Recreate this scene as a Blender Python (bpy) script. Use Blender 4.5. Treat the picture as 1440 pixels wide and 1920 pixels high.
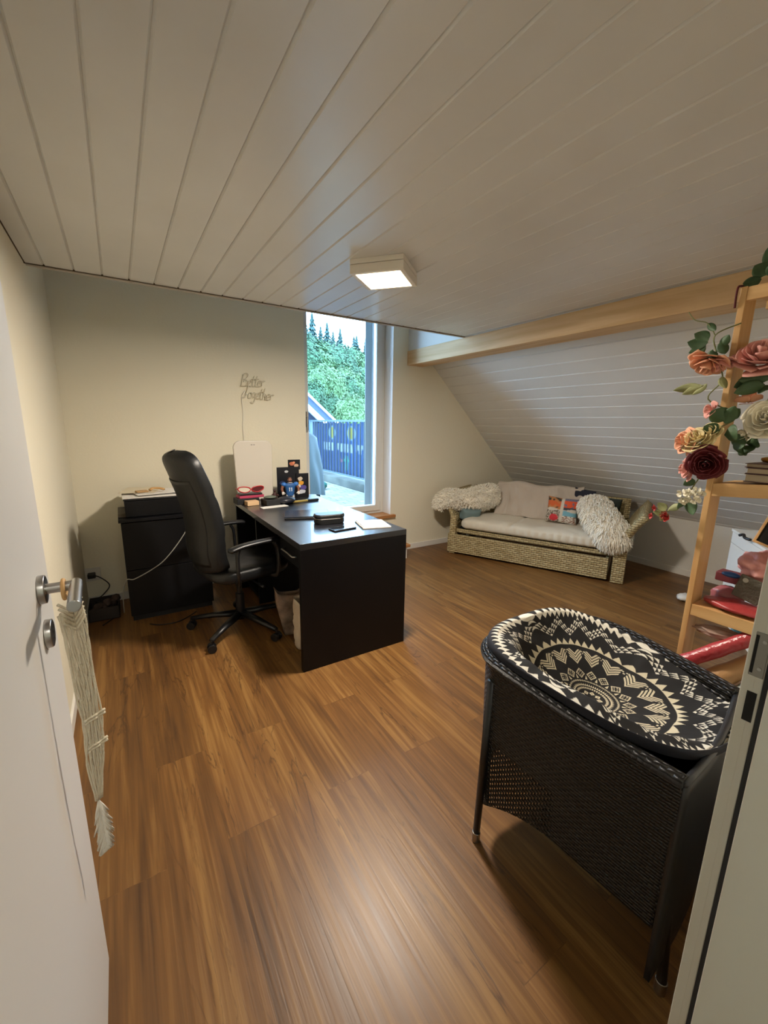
import bpy, math, random
from math import sin, cos, pi, radians, atan2, sqrt, exp
from mathutils import Vector, Matrix, noise
random.seed(7)
SC = bpy.context.scene
for o in list(bpy.data.objects):
    bpy.data.objects.remove(o)
COL = SC.collection

# ------------------------------------------------------------------ camera
cam_d = bpy.data.cameras.new('camera'); cam = bpy.data.objects.new('camera', cam_d); COL.objects.link(cam)
R = Matrix(((0.84574236, 0.09700314, -0.52470015),
            (-0.53336787, 0.18214974, -0.82603885),
            (0.01544563, 0.97847425, 0.20579011)))
cam.matrix_world = Matrix.Translation((0, 0, 1.36)) @ R.to_4x4()
cam_d.sensor_fit = 'VERTICAL'; cam_d.sensor_height = 36.0; cam_d.lens = 777.2 / 1920 * 36
cam_d.clip_start = 0.02; cam_d.clip_end = 400
SC.camera = cam

# ------------------------------------------------------------------ exposure, world, sun
SC.view_settings.view_transform = 'Standard'
SC.view_settings.look = 'None'
SC.view_settings.gamma = 1.0
SC.view_settings.use_curve_mapping = False
SC.view_settings.exposure = 0.07
LAMP_W = 54.0
SKY_S = 16.0
w = bpy.data.worlds.new('sky'); SC.world = w; w.use_nodes = True
nt = w.node_tree; bg = nt.nodes['Background']
tc = nt.nodes.new('ShaderNodeTexCoord'); sx = nt.nodes.new('ShaderNodeSeparateXYZ'); rp = nt.nodes.new('ShaderNodeValToRGB')
nt.links.new(tc.outputs['Generated'], sx.inputs[0]); nt.links.new(sx.outputs['Z'], rp.inputs[0]); nt.links.new(rp.outputs[0], bg.inputs[0])
rp.color_ramp.elements[0].color = (0.40, 0.68, 1.0, 1); rp.color_ramp.elements[0].position = 0.0
rp.color_ramp.elements[1].color = (0.40, 0.69, 1.0, 1); rp.color_ramp.elements[1].position = 0.8
bg.inputs[1].default_value = SKY_S

# ------------------------------------------------------------------ materials
def lin(c):
    return tuple((x / 12.92 if x <= 0.04045 else ((x + 0.055) / 1.055) ** 2.4) for x in c)
def hx(s):
    return lin([int(s[i:i + 2], 16) / 255 for i in (0, 2, 4)])
MATS = {}
def mat(name, col, rough=0.6, metal=0.0, bump=None, var=None, coat=0.0, emis=None, trans=0, spec=None, sheen=0):
    """bump=(scale, strength) ; var=(scale, amount)"""
    m = bpy.data.materials.new(name); m.use_nodes = True
    n = m.node_tree.nodes; l = m.node_tree.links; b = n['Principled BSDF']
    c = hx(col) if isinstance(col, str) else col
    b.inputs['Base Color'].default_value = (*c, 1); b.inputs['Roughness'].default_value = rough; b.inputs['Metallic'].default_value = metal
    if spec is not None: b.inputs['Specular IOR Level'].default_value = spec
    if coat: b.inputs['Coat Weight'].default_value = coat
    if sheen: b.inputs['Sheen Weight'].default_value = sheen
    if trans: b.inputs['Transmission Weight'].default_value = trans
    if emis: b.inputs['Emission Color'].default_value = (*emis[0], 1); b.inputs['Emission Strength'].default_value = emis[1]
    if bump or var:
        t = n.new('ShaderNodeTexCoord')
    if bump:
        q = n.new('ShaderNodeTexNoise'); q.inputs['Scale'].default_value = bump[0]; q.inputs['Detail'].default_value = 4
        l.new(t.outputs['Object'], q.inputs['Vector'])
        bp = n.new('ShaderNodeBump'); bp.inputs['Strength'].default_value = bump[1]; bp.inputs['Distance'].default_value = 0.01
        l.new(q.outputs[0], bp.inputs['Height']); l.new(bp.outputs[0], b.inputs['Normal'])
    if var:
        q = n.new('ShaderNodeTexNoise'); q.inputs['Scale'].default_value = var[0]; q.inputs['Detail'].default_value = 5
        l.new(t.outputs['Object'], q.inputs['Vector'])
        r = n.new('ShaderNodeValToRGB'); a = var[1]
        r.color_ramp.elements[0].position = 0.3; r.color_ramp.elements[1].position = 0.7
        r.color_ramp.elements[0].color = (*[x * (1 - a) for x in c], 1); r.color_ramp.elements[1].color = (*[min(1, x * (1 + a)) for x in c], 1)
        l.new(q.outputs[0], r.inputs[0]); l.new(r.outputs[0], b.inputs['Base Color'])
    MATS[name] = m
    return m
def wood(name, c1, c2, rough=0.5, axis=1, scale=1.0):
    m = mat(name, c1, rough); n = m.node_tree.nodes; l = m.node_tree.links; b = n['Principled BSDF']
    t = n.new('ShaderNodeTexCoord'); mp = n.new('ShaderNodeMapping'); s = [22 * scale] * 3; s[axis] = 1.6 * scale
    mp.inputs['Scale'].default_value = s; l.new(t.outputs['Object'], mp.inputs[0])
    q = n.new('ShaderNodeTexNoise'); q.inputs['Scale'].default_value = 1.0; q.inputs['Detail'].default_value = 6; q.inputs['Distortion'].default_value = 0.6
    l.new(mp.outputs[0], q.inputs['Vector'])
    r = n.new('ShaderNodeValToRGB'); r.color_ramp.elements[0].position = 0.3; r.color_ramp.elements[1].position = 0.72
    r.color_ramp.elements[0].color = (*hx(c1), 1); r.color_ramp.elements[1].color = (*hx(c2), 1)
    l.new(q.outputs[0], r.inputs[0]); l.new(r.outputs[0], b.inputs['Base Color'])
    return m
def vcol(name, rough=0.8, bump=None, trans_back=False):
    m = mat(name, (1, 1, 1), rough, bump=bump); n = m.node_tree.nodes
    a = n.new('ShaderNodeVertexColor'); a.layer_name = 'Col'
    m.node_tree.links.new(a.outputs[0], n['Principled BSDF'].inputs['Base Color'])
    return m
def wicker(name, c1, c2, dark, cw=0.024, ch=0.010, holes=None, strength=0.9, rough=0.45):
    """woven strands from the UV map (metres)"""
    m = mat(name, c1, rough); n = m.node_tree.nodes; l = m.node_tree.links; b = n['Principled BSDF']
    u = n.new('ShaderNodeUVMap'); u.uv_map = 'UVMap'
    br = n.new('ShaderNodeTexBrick'); br.offset = 0.5; br.inputs['Scale'].default_value = 1.0
    br.inputs['Brick Width'].default_value = cw; br.inputs['Row Height'].default_value = ch
    br.inputs['Mortar Size'].default_value = ch * 0.16; br.inputs['Mortar Smooth'].default_value = 0.9
    br.inputs['Color1'].default_value = (*hx(c1), 1); br.inputs['Color2'].default_value = (*hx(c2), 1); br.inputs['Mortar'].default_value = (*hx(dark), 1)
    l.new(u.outputs[0], br.inputs['Vector']); l.new(br.outputs['Color'], b.inputs['Base Color'])
    # bulging strands
    sp = n.new('ShaderNodeSeparateXYZ'); l.new(u.outputs[0], sp.inputs[0])
    def mth(op, a, bb=None):
        k = n.new('ShaderNodeMath'); k.operation = op
        for i, v in enumerate((a, bb)):
            if v is None: continue
            if isinstance(v, (int, float)): k.inputs[i].default_value = v
            else: l.new(v, k.inputs[i])
        return k.outputs[0]
    row = mth('FLOOR', mth('DIVIDE', sp.outputs[1], ch))
    odd = mth('MULTIPLY', mth('FRACT', mth('MULTIPLY', row, 0.5)), cw)   # 0 or cw/2
    su = mth('ABSOLUTE', mth('SINE', mth('MULTIPLY', mth('ADD', sp.outputs[0], odd), pi / cw)))
    sv = mth('ABSOLUTE', mth('SINE', mth('MULTIPLY', sp.outputs[1], pi / ch)))
    hgt = mth('MULTIPLY', mth('POWER', su, 0.6), mth('POWER', sv, 0.6))
    bp = n.new('ShaderNodeBump'); bp.inputs['Strength'].default_value = strength; bp.inputs['Distance'].default_value = 0.006
    l.new(hgt, bp.inputs['Height']); l.new(bp.outputs[0], b.inputs['Normal'])
    if holes:
        hw, (u0, u1, v0, v1) = holes
        def inside(x, a, bb): return mth('MULTIPLY', mth('GREATER_THAN', x, a), mth('LESS_THAN', x, bb))
        reg = mth('MULTIPLY', inside(sp.outputs[0], u0, u1), inside(sp.outputs[1], v0, v1))
        hu = mth('LESS_THAN', mth('ABSOLUTE', mth('SUBTRACT', mth('FRACT', mth('DIVIDE', mth('ADD', sp.outputs[0], odd), cw)), 0.5)), 0.2)
        hv = mth('LESS_THAN', mth('ABSOLUTE', mth('SUBTRACT', mth('FRACT', mth('DIVIDE', sp.outputs[1], ch)), 0.5)), 0.34)
        hole = mth('MULTIPLY', reg, mth('MULTIPLY', hu, hv))
        l.new(mth('SUBTRACT', 1.0, hole), b.inputs['Alpha'])
    return m

M_wall = mat('wall_plaster', 'E8E1CB', 0.9, bump=(60, 0.12))
M_knee = mat('knee_wall_paint', 'DDDAD2', 0.9, bump=(50, 0.08))
M_ceil = mat('ceiling_board_paint', 'DADAD8', 0.26, bump=(9, 0.02), var=(2.2, 0.04), spec=0.5)
M_slope = mat('slope_board_paint', 'D6D4CE', 0.4, var=(3, 0.03))
M_void = mat('loft_paint', 'DDDDDA', 0.9)
M_trimw = mat('white_trim', 'E2DFD8', 0.5)
M_edge = mat('ceiling_edge_batten', 'BDB4A6', 0.6)
M_gap = mat('painted_gap_shade', '4a3c2c', 0.9)  # dark colour for strips that stand in for shade in ceiling gaps
M_beam = wood('spruce_beam', 'CBA676', 'E6C79B', 0.65, axis=1, scale=0.8)
M_pine = wood('pine_shelf', 'C59862', 'DDB780', 0.55, axis=1)
M_pinez = wood('pine_post', 'C59862', 'DDB780', 0.55, axis=2)
M_sill = wood('oiled_sill_wood', '9A6538', 'B98350', 0.5, axis=0)
M_door = mat('white_door_paint', 'D5D2CC', 0.45)
M_frame = mat('frame_paint', 'BEB8AC', 0.5)
M_seal = mat('rubber_seal', '1b1c20', 0.7)
M_plate = mat('strike_plate_steel', '8a8780', 0.45, 0.8)
M_dark = mat('dark_recess', '0f0f0f', 0.9)
M_steel = mat('brushed_steel', 'A9A6A2', 0.3, 1.0, bump=(120, 0.03))
M_pvc = mat('window_pvc', 'DAD8D2', 0.4)
M_reveal = mat('reveal_paint', 'F2F3F3', 0.7)
M_black = mat('black_brown_veneer', '0d0d11', 0.38, bump=(45, 0.04), spec=0.28)
M_desktop = mat('black_desktop', '15161c', 0.34, bump=(70, 0.03), spec=1.0, coat=0.25)
M_blackf = mat('black_front', '0a0a0d', 0.5, spec=.25)
M_blk = mat('black_plastic', '101013', 0.38)
M_blk2 = mat('matt_black', '16171a', 0.6)
M_leather = mat('black_leatherette', '131416', 0.42, bump=(60, 0.12), spec=0.45)
M_white = mat('white_plastic', 'DAD6CE', 0.35)
M_paper = mat('paper', 'DEDBD5', 0.8)
M_glass = bpy.data.materials.new('window_glass'); M_glass.use_nodes = True
_n = M_glass.node_tree.nodes; _l = M_glass.node_tree.links
_tr = _n.new('ShaderNodeBsdfTransparent'); _gl = _n.new('ShaderNodeBsdfGlossy'); _gl.inputs['Roughness'].default_value = 0.02
_mx = _n.new('ShaderNodeMixShader'); _fr = _n.new('ShaderNodeFresnel'); _fr.inputs[0].default_value = 1.25
_l.new(_fr.outputs[0], _mx.inputs[0]); _l.new(_tr.outputs[0], _mx.inputs[1]); _l.new(_gl.outputs[0], _mx.inputs[2]); _l.new(_mx.outputs[0], _n['Material Output'].inputs[0])

# floor: oak look vinyl planks running along Y
def floor_mat():
    m = mat('oak_vinyl_planks', '8C6440', 0.36); n = m.node_tree.nodes; l = m.node_tree.links; b = n['Principled BSDF']
    t = n.new('ShaderNodeTexCoord')
    sw = n.new('ShaderNodeMapping'); sw.inputs['Rotation'].default_value = (0, 0, pi / 2); l.new(t.outputs['Object'], sw.inputs[0])
    br = n.new('ShaderNodeTexBrick'); br.offset = 0.37; br.inputs['Scale'].default_value = 1.0
    br.inputs['Brick Width'].default_value = 1.22; br.inputs['Row Height'].default_value = 0.18; br.inputs['Mortar Size'].default_value = 0.0012
    br.inputs['Mortar Smooth'].default_value = 0.0; br.inputs['Bias'].default_value = 0
    br.inputs['Color1'].default_value = (0, 0, 0, 1); br.inputs['Color2'].default_value = (1, 1, 1, 1); br.inputs['Mortar'].default_value = (0.5, 0.5, 0.5, 1)
    l.new(sw.outputs[0], br.inputs['Vector'])
    # per plank offset so that grain differs
    off = n.new('ShaderNodeVectorMath'); off.operation = 'MULTIPLY_ADD'
    l.new(br.outputs['Color'], off.inputs[0]); off.inputs[1].default_value = (7, 13, 3); l.new(t.outputs['Object'], off.inputs[2])
    def nz(sx_, sy_, det, dist, src=off.outputs[0]):
        mp = n.new('ShaderNodeMapping'); mp.inputs['Scale'].default_value = (sx_, sy_, 1); l.new(src, mp.inputs[0])
        q = n.new('ShaderNodeTexNoise'); q.inputs['Scale'].default_value = 1; q.inputs['Detail'].default_value = det; q.inputs['Distortion'].default_value = dist
        l.new(mp.outputs[0], q.inputs['Vector']); return q.outputs[0]
    g1 = nz(13, 0.9, 5, 1.2); g2 = nz(85, 2.2, 4, 0.3); g3 = nz(8, 1.1, 7, 1.6); g4 = nz(2.5, 0.5, 2, 0.3)
    r = n.new('ShaderNodeValToRGB'); e = r.color_ramp.elements
    e[0].position = 0.30; e[0].color = (*hx('4A3320'), 1); e[1].position = 0.74; e[1].color = (*hx('9C7643'), 1)
    k = e.new(0.5); k.color = (*hx('704D28'), 1)
    mix = n.new('ShaderNodeMath'); mix.operation = 'MULTIPLY_ADD'; mix.inputs[1].default_value = 0.35
    l.new(g2, mix.inputs[0]); 
    m2 = n.new('ShaderNodeMath'); m2.operation = 'MULTIPLY_ADD'; m2.inputs[1].default_value = 0.50; l.new(g1, m2.inputs[0])
    m3 = n.new('ShaderNodeMath'); m3.operation = 'MULTIPLY_ADD'; m3.inputs[1].default_value = 0.28; m3.inputs[2].default_value = -0.07; l.new(g4, m3.inputs[0])
    l.new(m3.outputs[0], m2.inputs[2]); l.new(m2.outputs[0], mix.inputs[2]); l.new(mix.outputs[0], r.inputs[0])
    # plank tone
    hs = n.new('ShaderNodeHueSaturation'); l.new(r.outputs[0], hs.inputs['Color'])
    tv = n.new('ShaderNodeMapRange'); tv.inputs[3].default_value = 0.90; tv.inputs[4].default_value = 1.08; l.new(br.outputs['Color'], tv.inputs[0]); l.new(tv.outputs[0], hs.inputs['Value'])
    # dark cracks and knots : narrow band of a distorted noise
    c1 = n.new('ShaderNodeMath'); c1.operation = 'SUBTRACT'; c1.inputs[1].default_value = 0.5; l.new(g3, c1.inputs[0])
    c2 = n.new('ShaderNodeMath'); c2.operation = 'ABSOLUTE'; l.new(c1.outputs[0], c2.inputs[0])
    cr = n.new('ShaderNodeMapRange'); cr.inputs[1].default_value = 0.0; cr.inputs[2].default_value = 0.016; cr.inputs[3].default_value = 1; cr.inputs[4].default_value = 0; l.new(c2.outputs[0], cr.inputs[0])
    gt = nz(3.1, 0.8, 2, 0.5); g5 = n.new('ShaderNodeMapRange'); g5.inputs[1].default_value = 0.46; g5.inputs[2].default_value = 0.58; l.new(gt, g5.inputs[0])
    cm = n.new('ShaderNodeMath'); cm.operation = 'MULTIPLY'; l.new(cr.outputs[0], cm.inputs[0]); l.new(g5.outputs[0], cm.inputs[1])
    cm2 = n.new('ShaderNodeMath'); cm2.operation = 'MULTIPLY'; cm2.inputs[1].default_value = 0.62; l.new(cm.outputs[0], cm2.inputs[0])
    mo = n.new('ShaderNodeMath'); mo.operation = 'MULTIPLY'; mo.inputs[1].default_value = 0.22; l.new(br.outputs['Fac'], mo.inputs[0])
    mxm = n.new('ShaderNodeMath'); mxm.operation = 'MAXIMUM'; l.new(cm2.outputs[0], mxm.inputs[0]); l.new(mo.outputs[0], mxm.inputs[1])
    mc = n.new('ShaderNodeMixRGB'); l.new(mxm.outputs[0], mc.inputs[0]); l.new(hs.outputs[0], mc.inputs[1]); mc.inputs[2].default_value = (*hx('3A2617'), 1)
    l.new(mc.outputs[0], b.inputs['Base Color'])
    bp = n.new('ShaderNodeBump'); bp.inputs['Strength'].default_value = 0.25; bp.inputs['Distance'].default_value = 0.002
    l.new(g2, bp.inputs['Height']); l.new(bp.outputs[0], b.inputs['Normal'])
    rr = n.new('ShaderNodeMapRange'); rr.inputs[3].default_value = 0.30; rr.inputs[4].default_value = 0.46; l.new(g2, rr.inputs[0]); l.new(rr.outputs[0], b.inputs['Roughness'])
    b.inputs['Specular IOR Level'].default_value = 0.36
    return m
M_floor = floor_mat()

# ------------------------------------------------------------------ mesh helpers
def cr(pts, n=8, closed=False):
    P = [Vector(p) for p in pts]; out = []; N = len(P)
    rng = range(N if closed else N - 1)
    for i in rng:
        if closed: a, b, c, d = P[(i - 1) % N], P[i], P[(i + 1) % N], P[(i + 2) % N]
        else: a, b, c, d = P[max(i - 1, 0)], P[i], P[i + 1], P[min(i + 2, N - 1)]
        for k in range(n):
            t = k / n
            out.append(0.5 * ((2 * b) + (c - a) * t + (2 * a - 5 * b + 4 * c - d) * t * t + (3 * b - a - 3 * c + d) * t ** 3))
    if not closed: out.append(P[-1])
    return out
class MB:
    def __init__(s): s.v = []; s.f = []; s.uv = {}; s.c = {}
    def add(s, vs, fs):
        o = len(s.v); s.v += [tuple(v) for v in vs]; s.f += [tuple(i + o for i in f) for f in fs]; return s
    def box(s, x0, x1, y0, y1, z0, z1):
        return s.add([(x0, y0, z0), (x1, y0, z0), (x1, y1, z0), (x0, y1, z0), (x0, y0, z1), (x1, y0, z1), (x1, y1, z1), (x0, y1, z1)],
                     [(0, 3, 2, 1), (4, 5, 6, 7), (0, 1, 5, 4), (1, 2, 6, 5), (2, 3, 7, 6), (3, 0, 4, 7)])
    def hexa(s, p):  # 8 points, bottom 4 (ccw) then top 4
        return s.add(p, [(0, 3, 2, 1), (4, 5, 6, 7), (0, 1, 5, 4), (1, 2, 6, 5), (2, 3, 7, 6), (3, 0, 4, 7)])
    def tube(s, pts, r, n=8, cap=True, flat=None):
        P = [Vector(p) for p in pts]; rs = r if isinstance(r, (list, tuple)) else [r] * len(P)
        vs = []; fs = []; up = Vector((0, 0, 1)); prev = None
        for i, p in enumerate(P):
            t = (P[min(i + 1, len(P) - 1)] - P[max(i - 1, 0)])
            if t.length < 1e-9: t = Vector((0, 0, 1))
            t.normalize()
            if prev is None:
                a = t.cross(up)
                if a.length < 0.05: a = t.cross(Vector((1, 0, 0)))
            else: a = prev - t * prev.dot(t)
            a.normalize(); b = t.cross(a); prev = a
            for k in range(n):
                q = 2 * pi * k / n; fl = flat or 1
                vs.append(p + a * cos(q) * rs[i] + b * sin(q) * rs[i] * fl)
        for i in range(len(P) - 1):
            for k in range(n):
                fs.append((i * n + k, i * n + (k + 1) % n, (i + 1) * n + (k + 1) % n, (i + 1) * n + k))
        if cap: fs.append(tuple(range(n))[::-1]); fs.append(tuple((len(P) - 1) * n + k for k in range(n)))
        return s.add(vs, fs)
    def cyl(s, a, b, r, r2=None, n=16): return s.tube([a, b], [r, r if r2 is None else r2], n)
    def prism(s, poly, axis, a, b):
        def mk(p, h): return {'x': (h, p[0], p[1]), 'y': (p[0], h, p[1]), 'z': (p[0], p[1], h)}[axis]
        n = len(poly)
        return s.add([mk(p, a) for p in poly] + [mk(p, b) for p in poly], [tuple(range(n))[::-1], tuple(range(n, 2 * n))] + [(i, (i + 1) % n, n + (i + 1) % n, n + i) for i in range(n)])
    def grid(s, fn, nu, nv, wrap=False, uv=None, col=None):
        o = len(s.v); vs = []
        for j in range(nv + 1):
            for i in range(nu + (0 if wrap else 1)):
                vs.append(tuple(fn(i / nu, j / nv)))
                if col: s.c[o + len(vs) - 1] = col(i / nu, j / nv)
        W = nu + (0 if wrap else 1); s.v += vs
        for j in range(nv):
            for i in range(nu):
                i2 = (i + 1) % W if wrap else i + 1
                s.f.append((o + j * W + i, o + j * W + i2, o + (j + 1) * W + i2, o + (j + 1) * W + i))
                if uv: s.uv[len(s.f) - 1] = [uv(i / nu, j / nv), uv((i + 1) / nu, j / nv), uv((i + 1) / nu, (j + 1) / nv), uv(i / nu, (j + 1) / nv)]
        return s
    def ball(s, c, r, nu=16, nv=10, fn=None):
        r = r if isinstance(r, (tuple, list)) else (r, r, r)
        def f(u, v):
            th = 2 * pi * u; ph = pi * v; d = Vector((sin(ph) * cos(th), sin(ph) * sin(th), cos(ph)))
            k = fn(d) if fn else 1
            return (c[0] + r[0] * d.x * k, c[1] + r[1] * d.y * k, c[2] + r[2] * d.z * k)
        return s.grid(f, nu, nv, wrap=True)
    def build(s, name, m, parent=None, loc=(0, 0, 0), rz=0, smooth=False, bevel=0, seg=2, solid=0, sub=0, rot=None):
        me = bpy.data.meshes.new(name); me.from_pydata(s.v, [], s.f)
        if s.uv:
            ul = me.uv_layers.new(name='UVMap')
            for p in me.polygons:
                if p.index in s.uv:
                    for k, li in enumerate(p.loop_indices): ul.data[li].uv = s.uv[p.index][k]
        if s.c:
            ca = me.color_attributes.new('Col', 'FLOAT_COLOR', 'POINT')
            for i, c in s.c.items(): ca.data[i].color = (*c, 1)
        me.materials.append(m); o = bpy.data.objects.new(name, me); COL.objects.link(o)
        if smooth:
            for p in me.polygons: p.use_smooth = True
        o.location = loc; o.rotation_euler = rot if rot else (0, 0, rz)
        if parent: o.parent = parent
        if sub: md = o.modifiers.new('s', 'SUBSURF'); md.levels = sub; md.render_levels = sub
        if solid: md = o.modifiers.new('t', 'SOLIDIFY'); md.thickness = solid; md.offset = 0
        if bevel:
            md = o.modifiers.new('b', 'BEVEL'); md.width = bevel; md.segments = seg; md.limit_method = 'ANGLE'; md.angle_limit = radians(40)
            for p in me.polygons: p.use_smooth = True
            md.harden_normals = False
            wn = o.modifiers.new('w', 'WEIGHTED_NORMAL'); wn.keep_sharp = True
        return o
def uvbox(o, k=1.0):
    """box-projected UVs in metres, for wicker"""
    me = o.data; ul = me.uv_layers.get('UVMap') or me.uv_layers.new(name='UVMap')
    for p in me.polygons:
        a = max(range(3), key=lambda i: abs(p.normal[i]))
        for li in p.loop_indices:
            c = me.vertices[me.loops[li].vertex_index].co
            ul.data[li].uv = {0: (c.y * k, c.z * k), 1: (c.x * k, c.z * k), 2: (c.y * k, c.x * k)}[a]
    return o
def empty(name, loc=(0, 0, 0), rz=0, label=None, cat=None, group=None, kind=None, rot=None):
    o = bpy.data.objects.new(name, None); COL.objects.link(o); o.location = loc; o.rotation_euler = rot if rot else (0, 0, rz); o.empty_display_size = 0.05
    return tag(o, label, cat, group, kind)
def tag(o, label=None, cat=None, group=None, kind=None):
    if label: o['label'] = label
    if cat: o['category'] = cat
    if group: o['group'] = group
    if kind: o['kind'] = kind
    return o
def copy_tree(o, parent=None):
    c = o.copy(); COL.objects.link(c); c.parent = parent
    for ch in [x for x in bpy.data.objects if x.parent == o]: copy_tree(ch, c)
    return c
def S(o, label=None): return tag(o, label, kind='structure')

# ------------------------------------------------------------------ room shell
XL, XB, YB, YC, ZC = -0.305, 2.555, 3.63, 2.80, 2.10
XK, ZK = 4.434, 0.53
SX0, SZ0 = 2.837, 2.03
SLP = (ZK - SZ0) / (XK - SX0)
def slope_z(x): return SZ0 + SLP * (x - SX0)
YF = 0.16      # room side of the front (door) wall
S(MB().box(-0.9, XK + 0.12, -1.7, YB + 0.02, -0.1, 0).build('floor', M_floor), 'brown oak look plank floor')
# ceiling boards with V grooves running along Y
def boards(x0, x1, first, step, g=0.0055, d=0.007):
    xs = [(x0, 0)]; x = first
    while x < x1 - g:
        if x - g > x0: xs += [(x - g, 0), (x, d), (x + g, 0)]
        x += step
    xs.append((x1, 0)); return xs
pr = boards(XL + 0.006, XB + 0.02, -0.228, 0.1195)
b = MB()
b.grid(lambda u, v: (pr[round(u * (len(pr) - 1))][0], YF - 0.01 + v * (YC - YF + 0.01), ZC + pr[round(u * (len(pr) - 1))][1]), len(pr) - 1, 1)
b.box(XL + 0.006, XB + 0.02, YF - 0.01, YC, ZC + 0.012, ZC + 0.05)
S(b.build('ceiling', M_ceil), 'white painted board ceiling')
b = MB().box(XL + 0.006, XB + 0.02, YC, YC + 0.018, ZC - 0.008, ZC + 0.12)
S(b.build('trim_1', M_edge), 'pale batten along the free edge of the ceiling')
b = MB().box(XL, XB, YC - 0.004, YC, ZC - 0.003, ZC + 0.01)
S(b.build('trim_2', M_gap), 'dark strip painted as a shadow gap behind the edge batten')  # solid strip, its dark colour imitates the shade of a gap
b = MB().box(XL, XL + 0.006, YF, YC + 0.018, ZC + 0.001, ZC + 0.03)
S(b.build('trim_3', M_gap), 'dark strip painted as shade in the joint between ceiling and left wall')  # fills the joint with dark colour in place of real shade
S(MB().box(XL - 0.12, XL, YF - 0.14, YB + 0.5, 0, 3.3).build('wall_left', M_wall))
# back wall with opening
WX0, WX1, WZ0, WZ1 = 1.45, 2.385, 0.41, 3.0
b = MB()
b.box(XL - 0.12, WX0, YB, YB + 0.42, 0, 3.3); b.box(WX1, XK + 0.2, YB, YB + 0.42, 0, 3.3)
b.box(WX0, WX1, YB, YB + 0.42, 0, WZ0); b.box(WX0, WX1, YB, YB + 0.42, WZ1, 3.3)
S(b.build('wall_back', M_wall))
S(MB().box(XK, XK + 0.12, YF - 0.2, YB + 0.02, 0, ZK + 0.1).build('wall_right', M_knee), 'low knee wall under the roof slope')
# sloped board lining
n_ = sqrt(1 + SLP * SLP); L_ = (XK - SX0 + 0.25) * n_; prs = boards(0, L_, 0.03, 0.1195)
def sl(u, v):
    s, d = prs[round(u * (len(prs) - 1))]
    x = XK + 0.0 - s / n_; z = ZK - SLP * (s / n_) * 1.0
    return (x + d * (-SLP) / n_, YF - 0.05 + v * (YB - YF + 0.06), z + d / n_)
b = MB().grid(sl, len(prs) - 1, 1)
b.hexa([(XK + .02, YF - .05, ZK + .03), (XK + .02, YB, ZK + .03), (XK + .2, YB, ZK + .1), (XK + .2, YF - .05, ZK + .1),
        (SX0 - .24, YF - .05, slope_z(SX0 - .24) + .035), (SX0 - .24, YB, slope_z(SX0 - .24) + .035), (SX0 - .1, YB, slope_z(SX0 - .24) + .12), (SX0 - .1, YF - .05, slope_z(SX0 - .24) + .12)])
S(b.build('wall_slope', M_slope), 'white board lining of the roof slope')
# beam (purlin) and the white board above it
S(MB().box(XB, XB + 0.2, YF, YB, 1.955, 2.092).build('trim_4', M_beam, bevel=0.004), 'bare wooden purlin beam along the slope')
S(MB().box(XB + 0.012, XB + 0.06, YF, YB, 2.092, 3.3).build('wall_loft_side', M_void), 'white board above the beam')
# loft enclosure
S(MB().box(XL - 0.1, XB + 0.1, YF - 0.1, YB + 0.1, 3.3, 3.36).build('ceiling.001', M_void), 'upper loft ceiling')
S(MB().box(XL, XB, 0.9, 0.96, ZC + 0.06, 3.3).build('wall_loft', M_void), 'closing wall of the loft')
# front wall with door opening, frame and hall behind the camera
JX = 0.66
b = MB(); b.box(JX + 0.045, XK + 0.2, YF - 0.14, YF - 0.002, 0, 2.6); b.box(-0.62, -0.222, YF - 0.14, YF - 0.002, 0, 2.6); b.box(-0.222, JX + 0.045, YF - 0.14, YF - 0.002, 2.06, 2.6)
S(b.build('wall_front', M_wall))
b = MB(); b.box(-0.9, -0.85, -1.7, YF - 0.14, 0, 2.45); b.box(1.6, 1.65, -1.7, YF - 0.14, 0, 2.45); b.box(-0.9, 1.65, -1.75, -1.7, 0, 2.45)
S(b.build('wall_hall', M_wall), 'hallway walls behind the viewpoint')
S(MB().box(-0.9, 1.65, -1.75, YF - 0.14, 2.45, 2.5).build('ceiling.002', M_wall), 'hallway ceiling')
# steel door frame on the right : rebate ledge, seal, lining
fr = empty('trim_5', (JX, YF - .013, 0), label='grey white door frame with latch plate at the right edge', kind='structure')
b = MB().box(0, 0.045, -0.009, 0.0, 0, 2.05)           # ledge whose side faces the opening
b.box(-0.018, 0.045, -0.16, -0.018, 0, 2.05)           # lining that steps in
b.box(0, 0.11, -0.0015, 0.012, 0, 2.11)                # architrave on the room side
f1 = b.build('frame_profile', M_frame, fr, bevel=0.0015)
MB().box(0.001, 0.02, -0.018, -0.009, 0, 2.04).build('rubber_seal', M_seal, fr)
b = MB(); zz = [(1.048, 1.128)]
pl = MB().box(-0.0012, 0.001, -0.008, 0.007, 1.052, 1.112).build('strike_plate', M_plate, fr, bevel=0.0008)
MB().box(-0.0016, 0.0, 0.003, 0.0062, 1.056, 1.108).build('plate_edge', M_dark, pl)
s_ = MB()
for z in (1.064, 1.101): s_.cyl((-0.0022, -0.003, z), (0, -0.003, z), 0.0022, n=10)
s_.build('screw', M_steel, pl)
MB().box(-0.0010, 0.001, -0.006, 0.004, 0.988, 1.030).build('bolt_recess', M_dark, fr)
b = MB().box(-0.222, -0.19, -0.16, -0.0, 0, 2.05).box(-0.222, JX, -0.16, -0.0, 2.03, 2.07)
hf = b.build('trim_6', M_frame, loc=(0, YF, 0)); S(hf, 'hinge side and head of the door frame')

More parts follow.
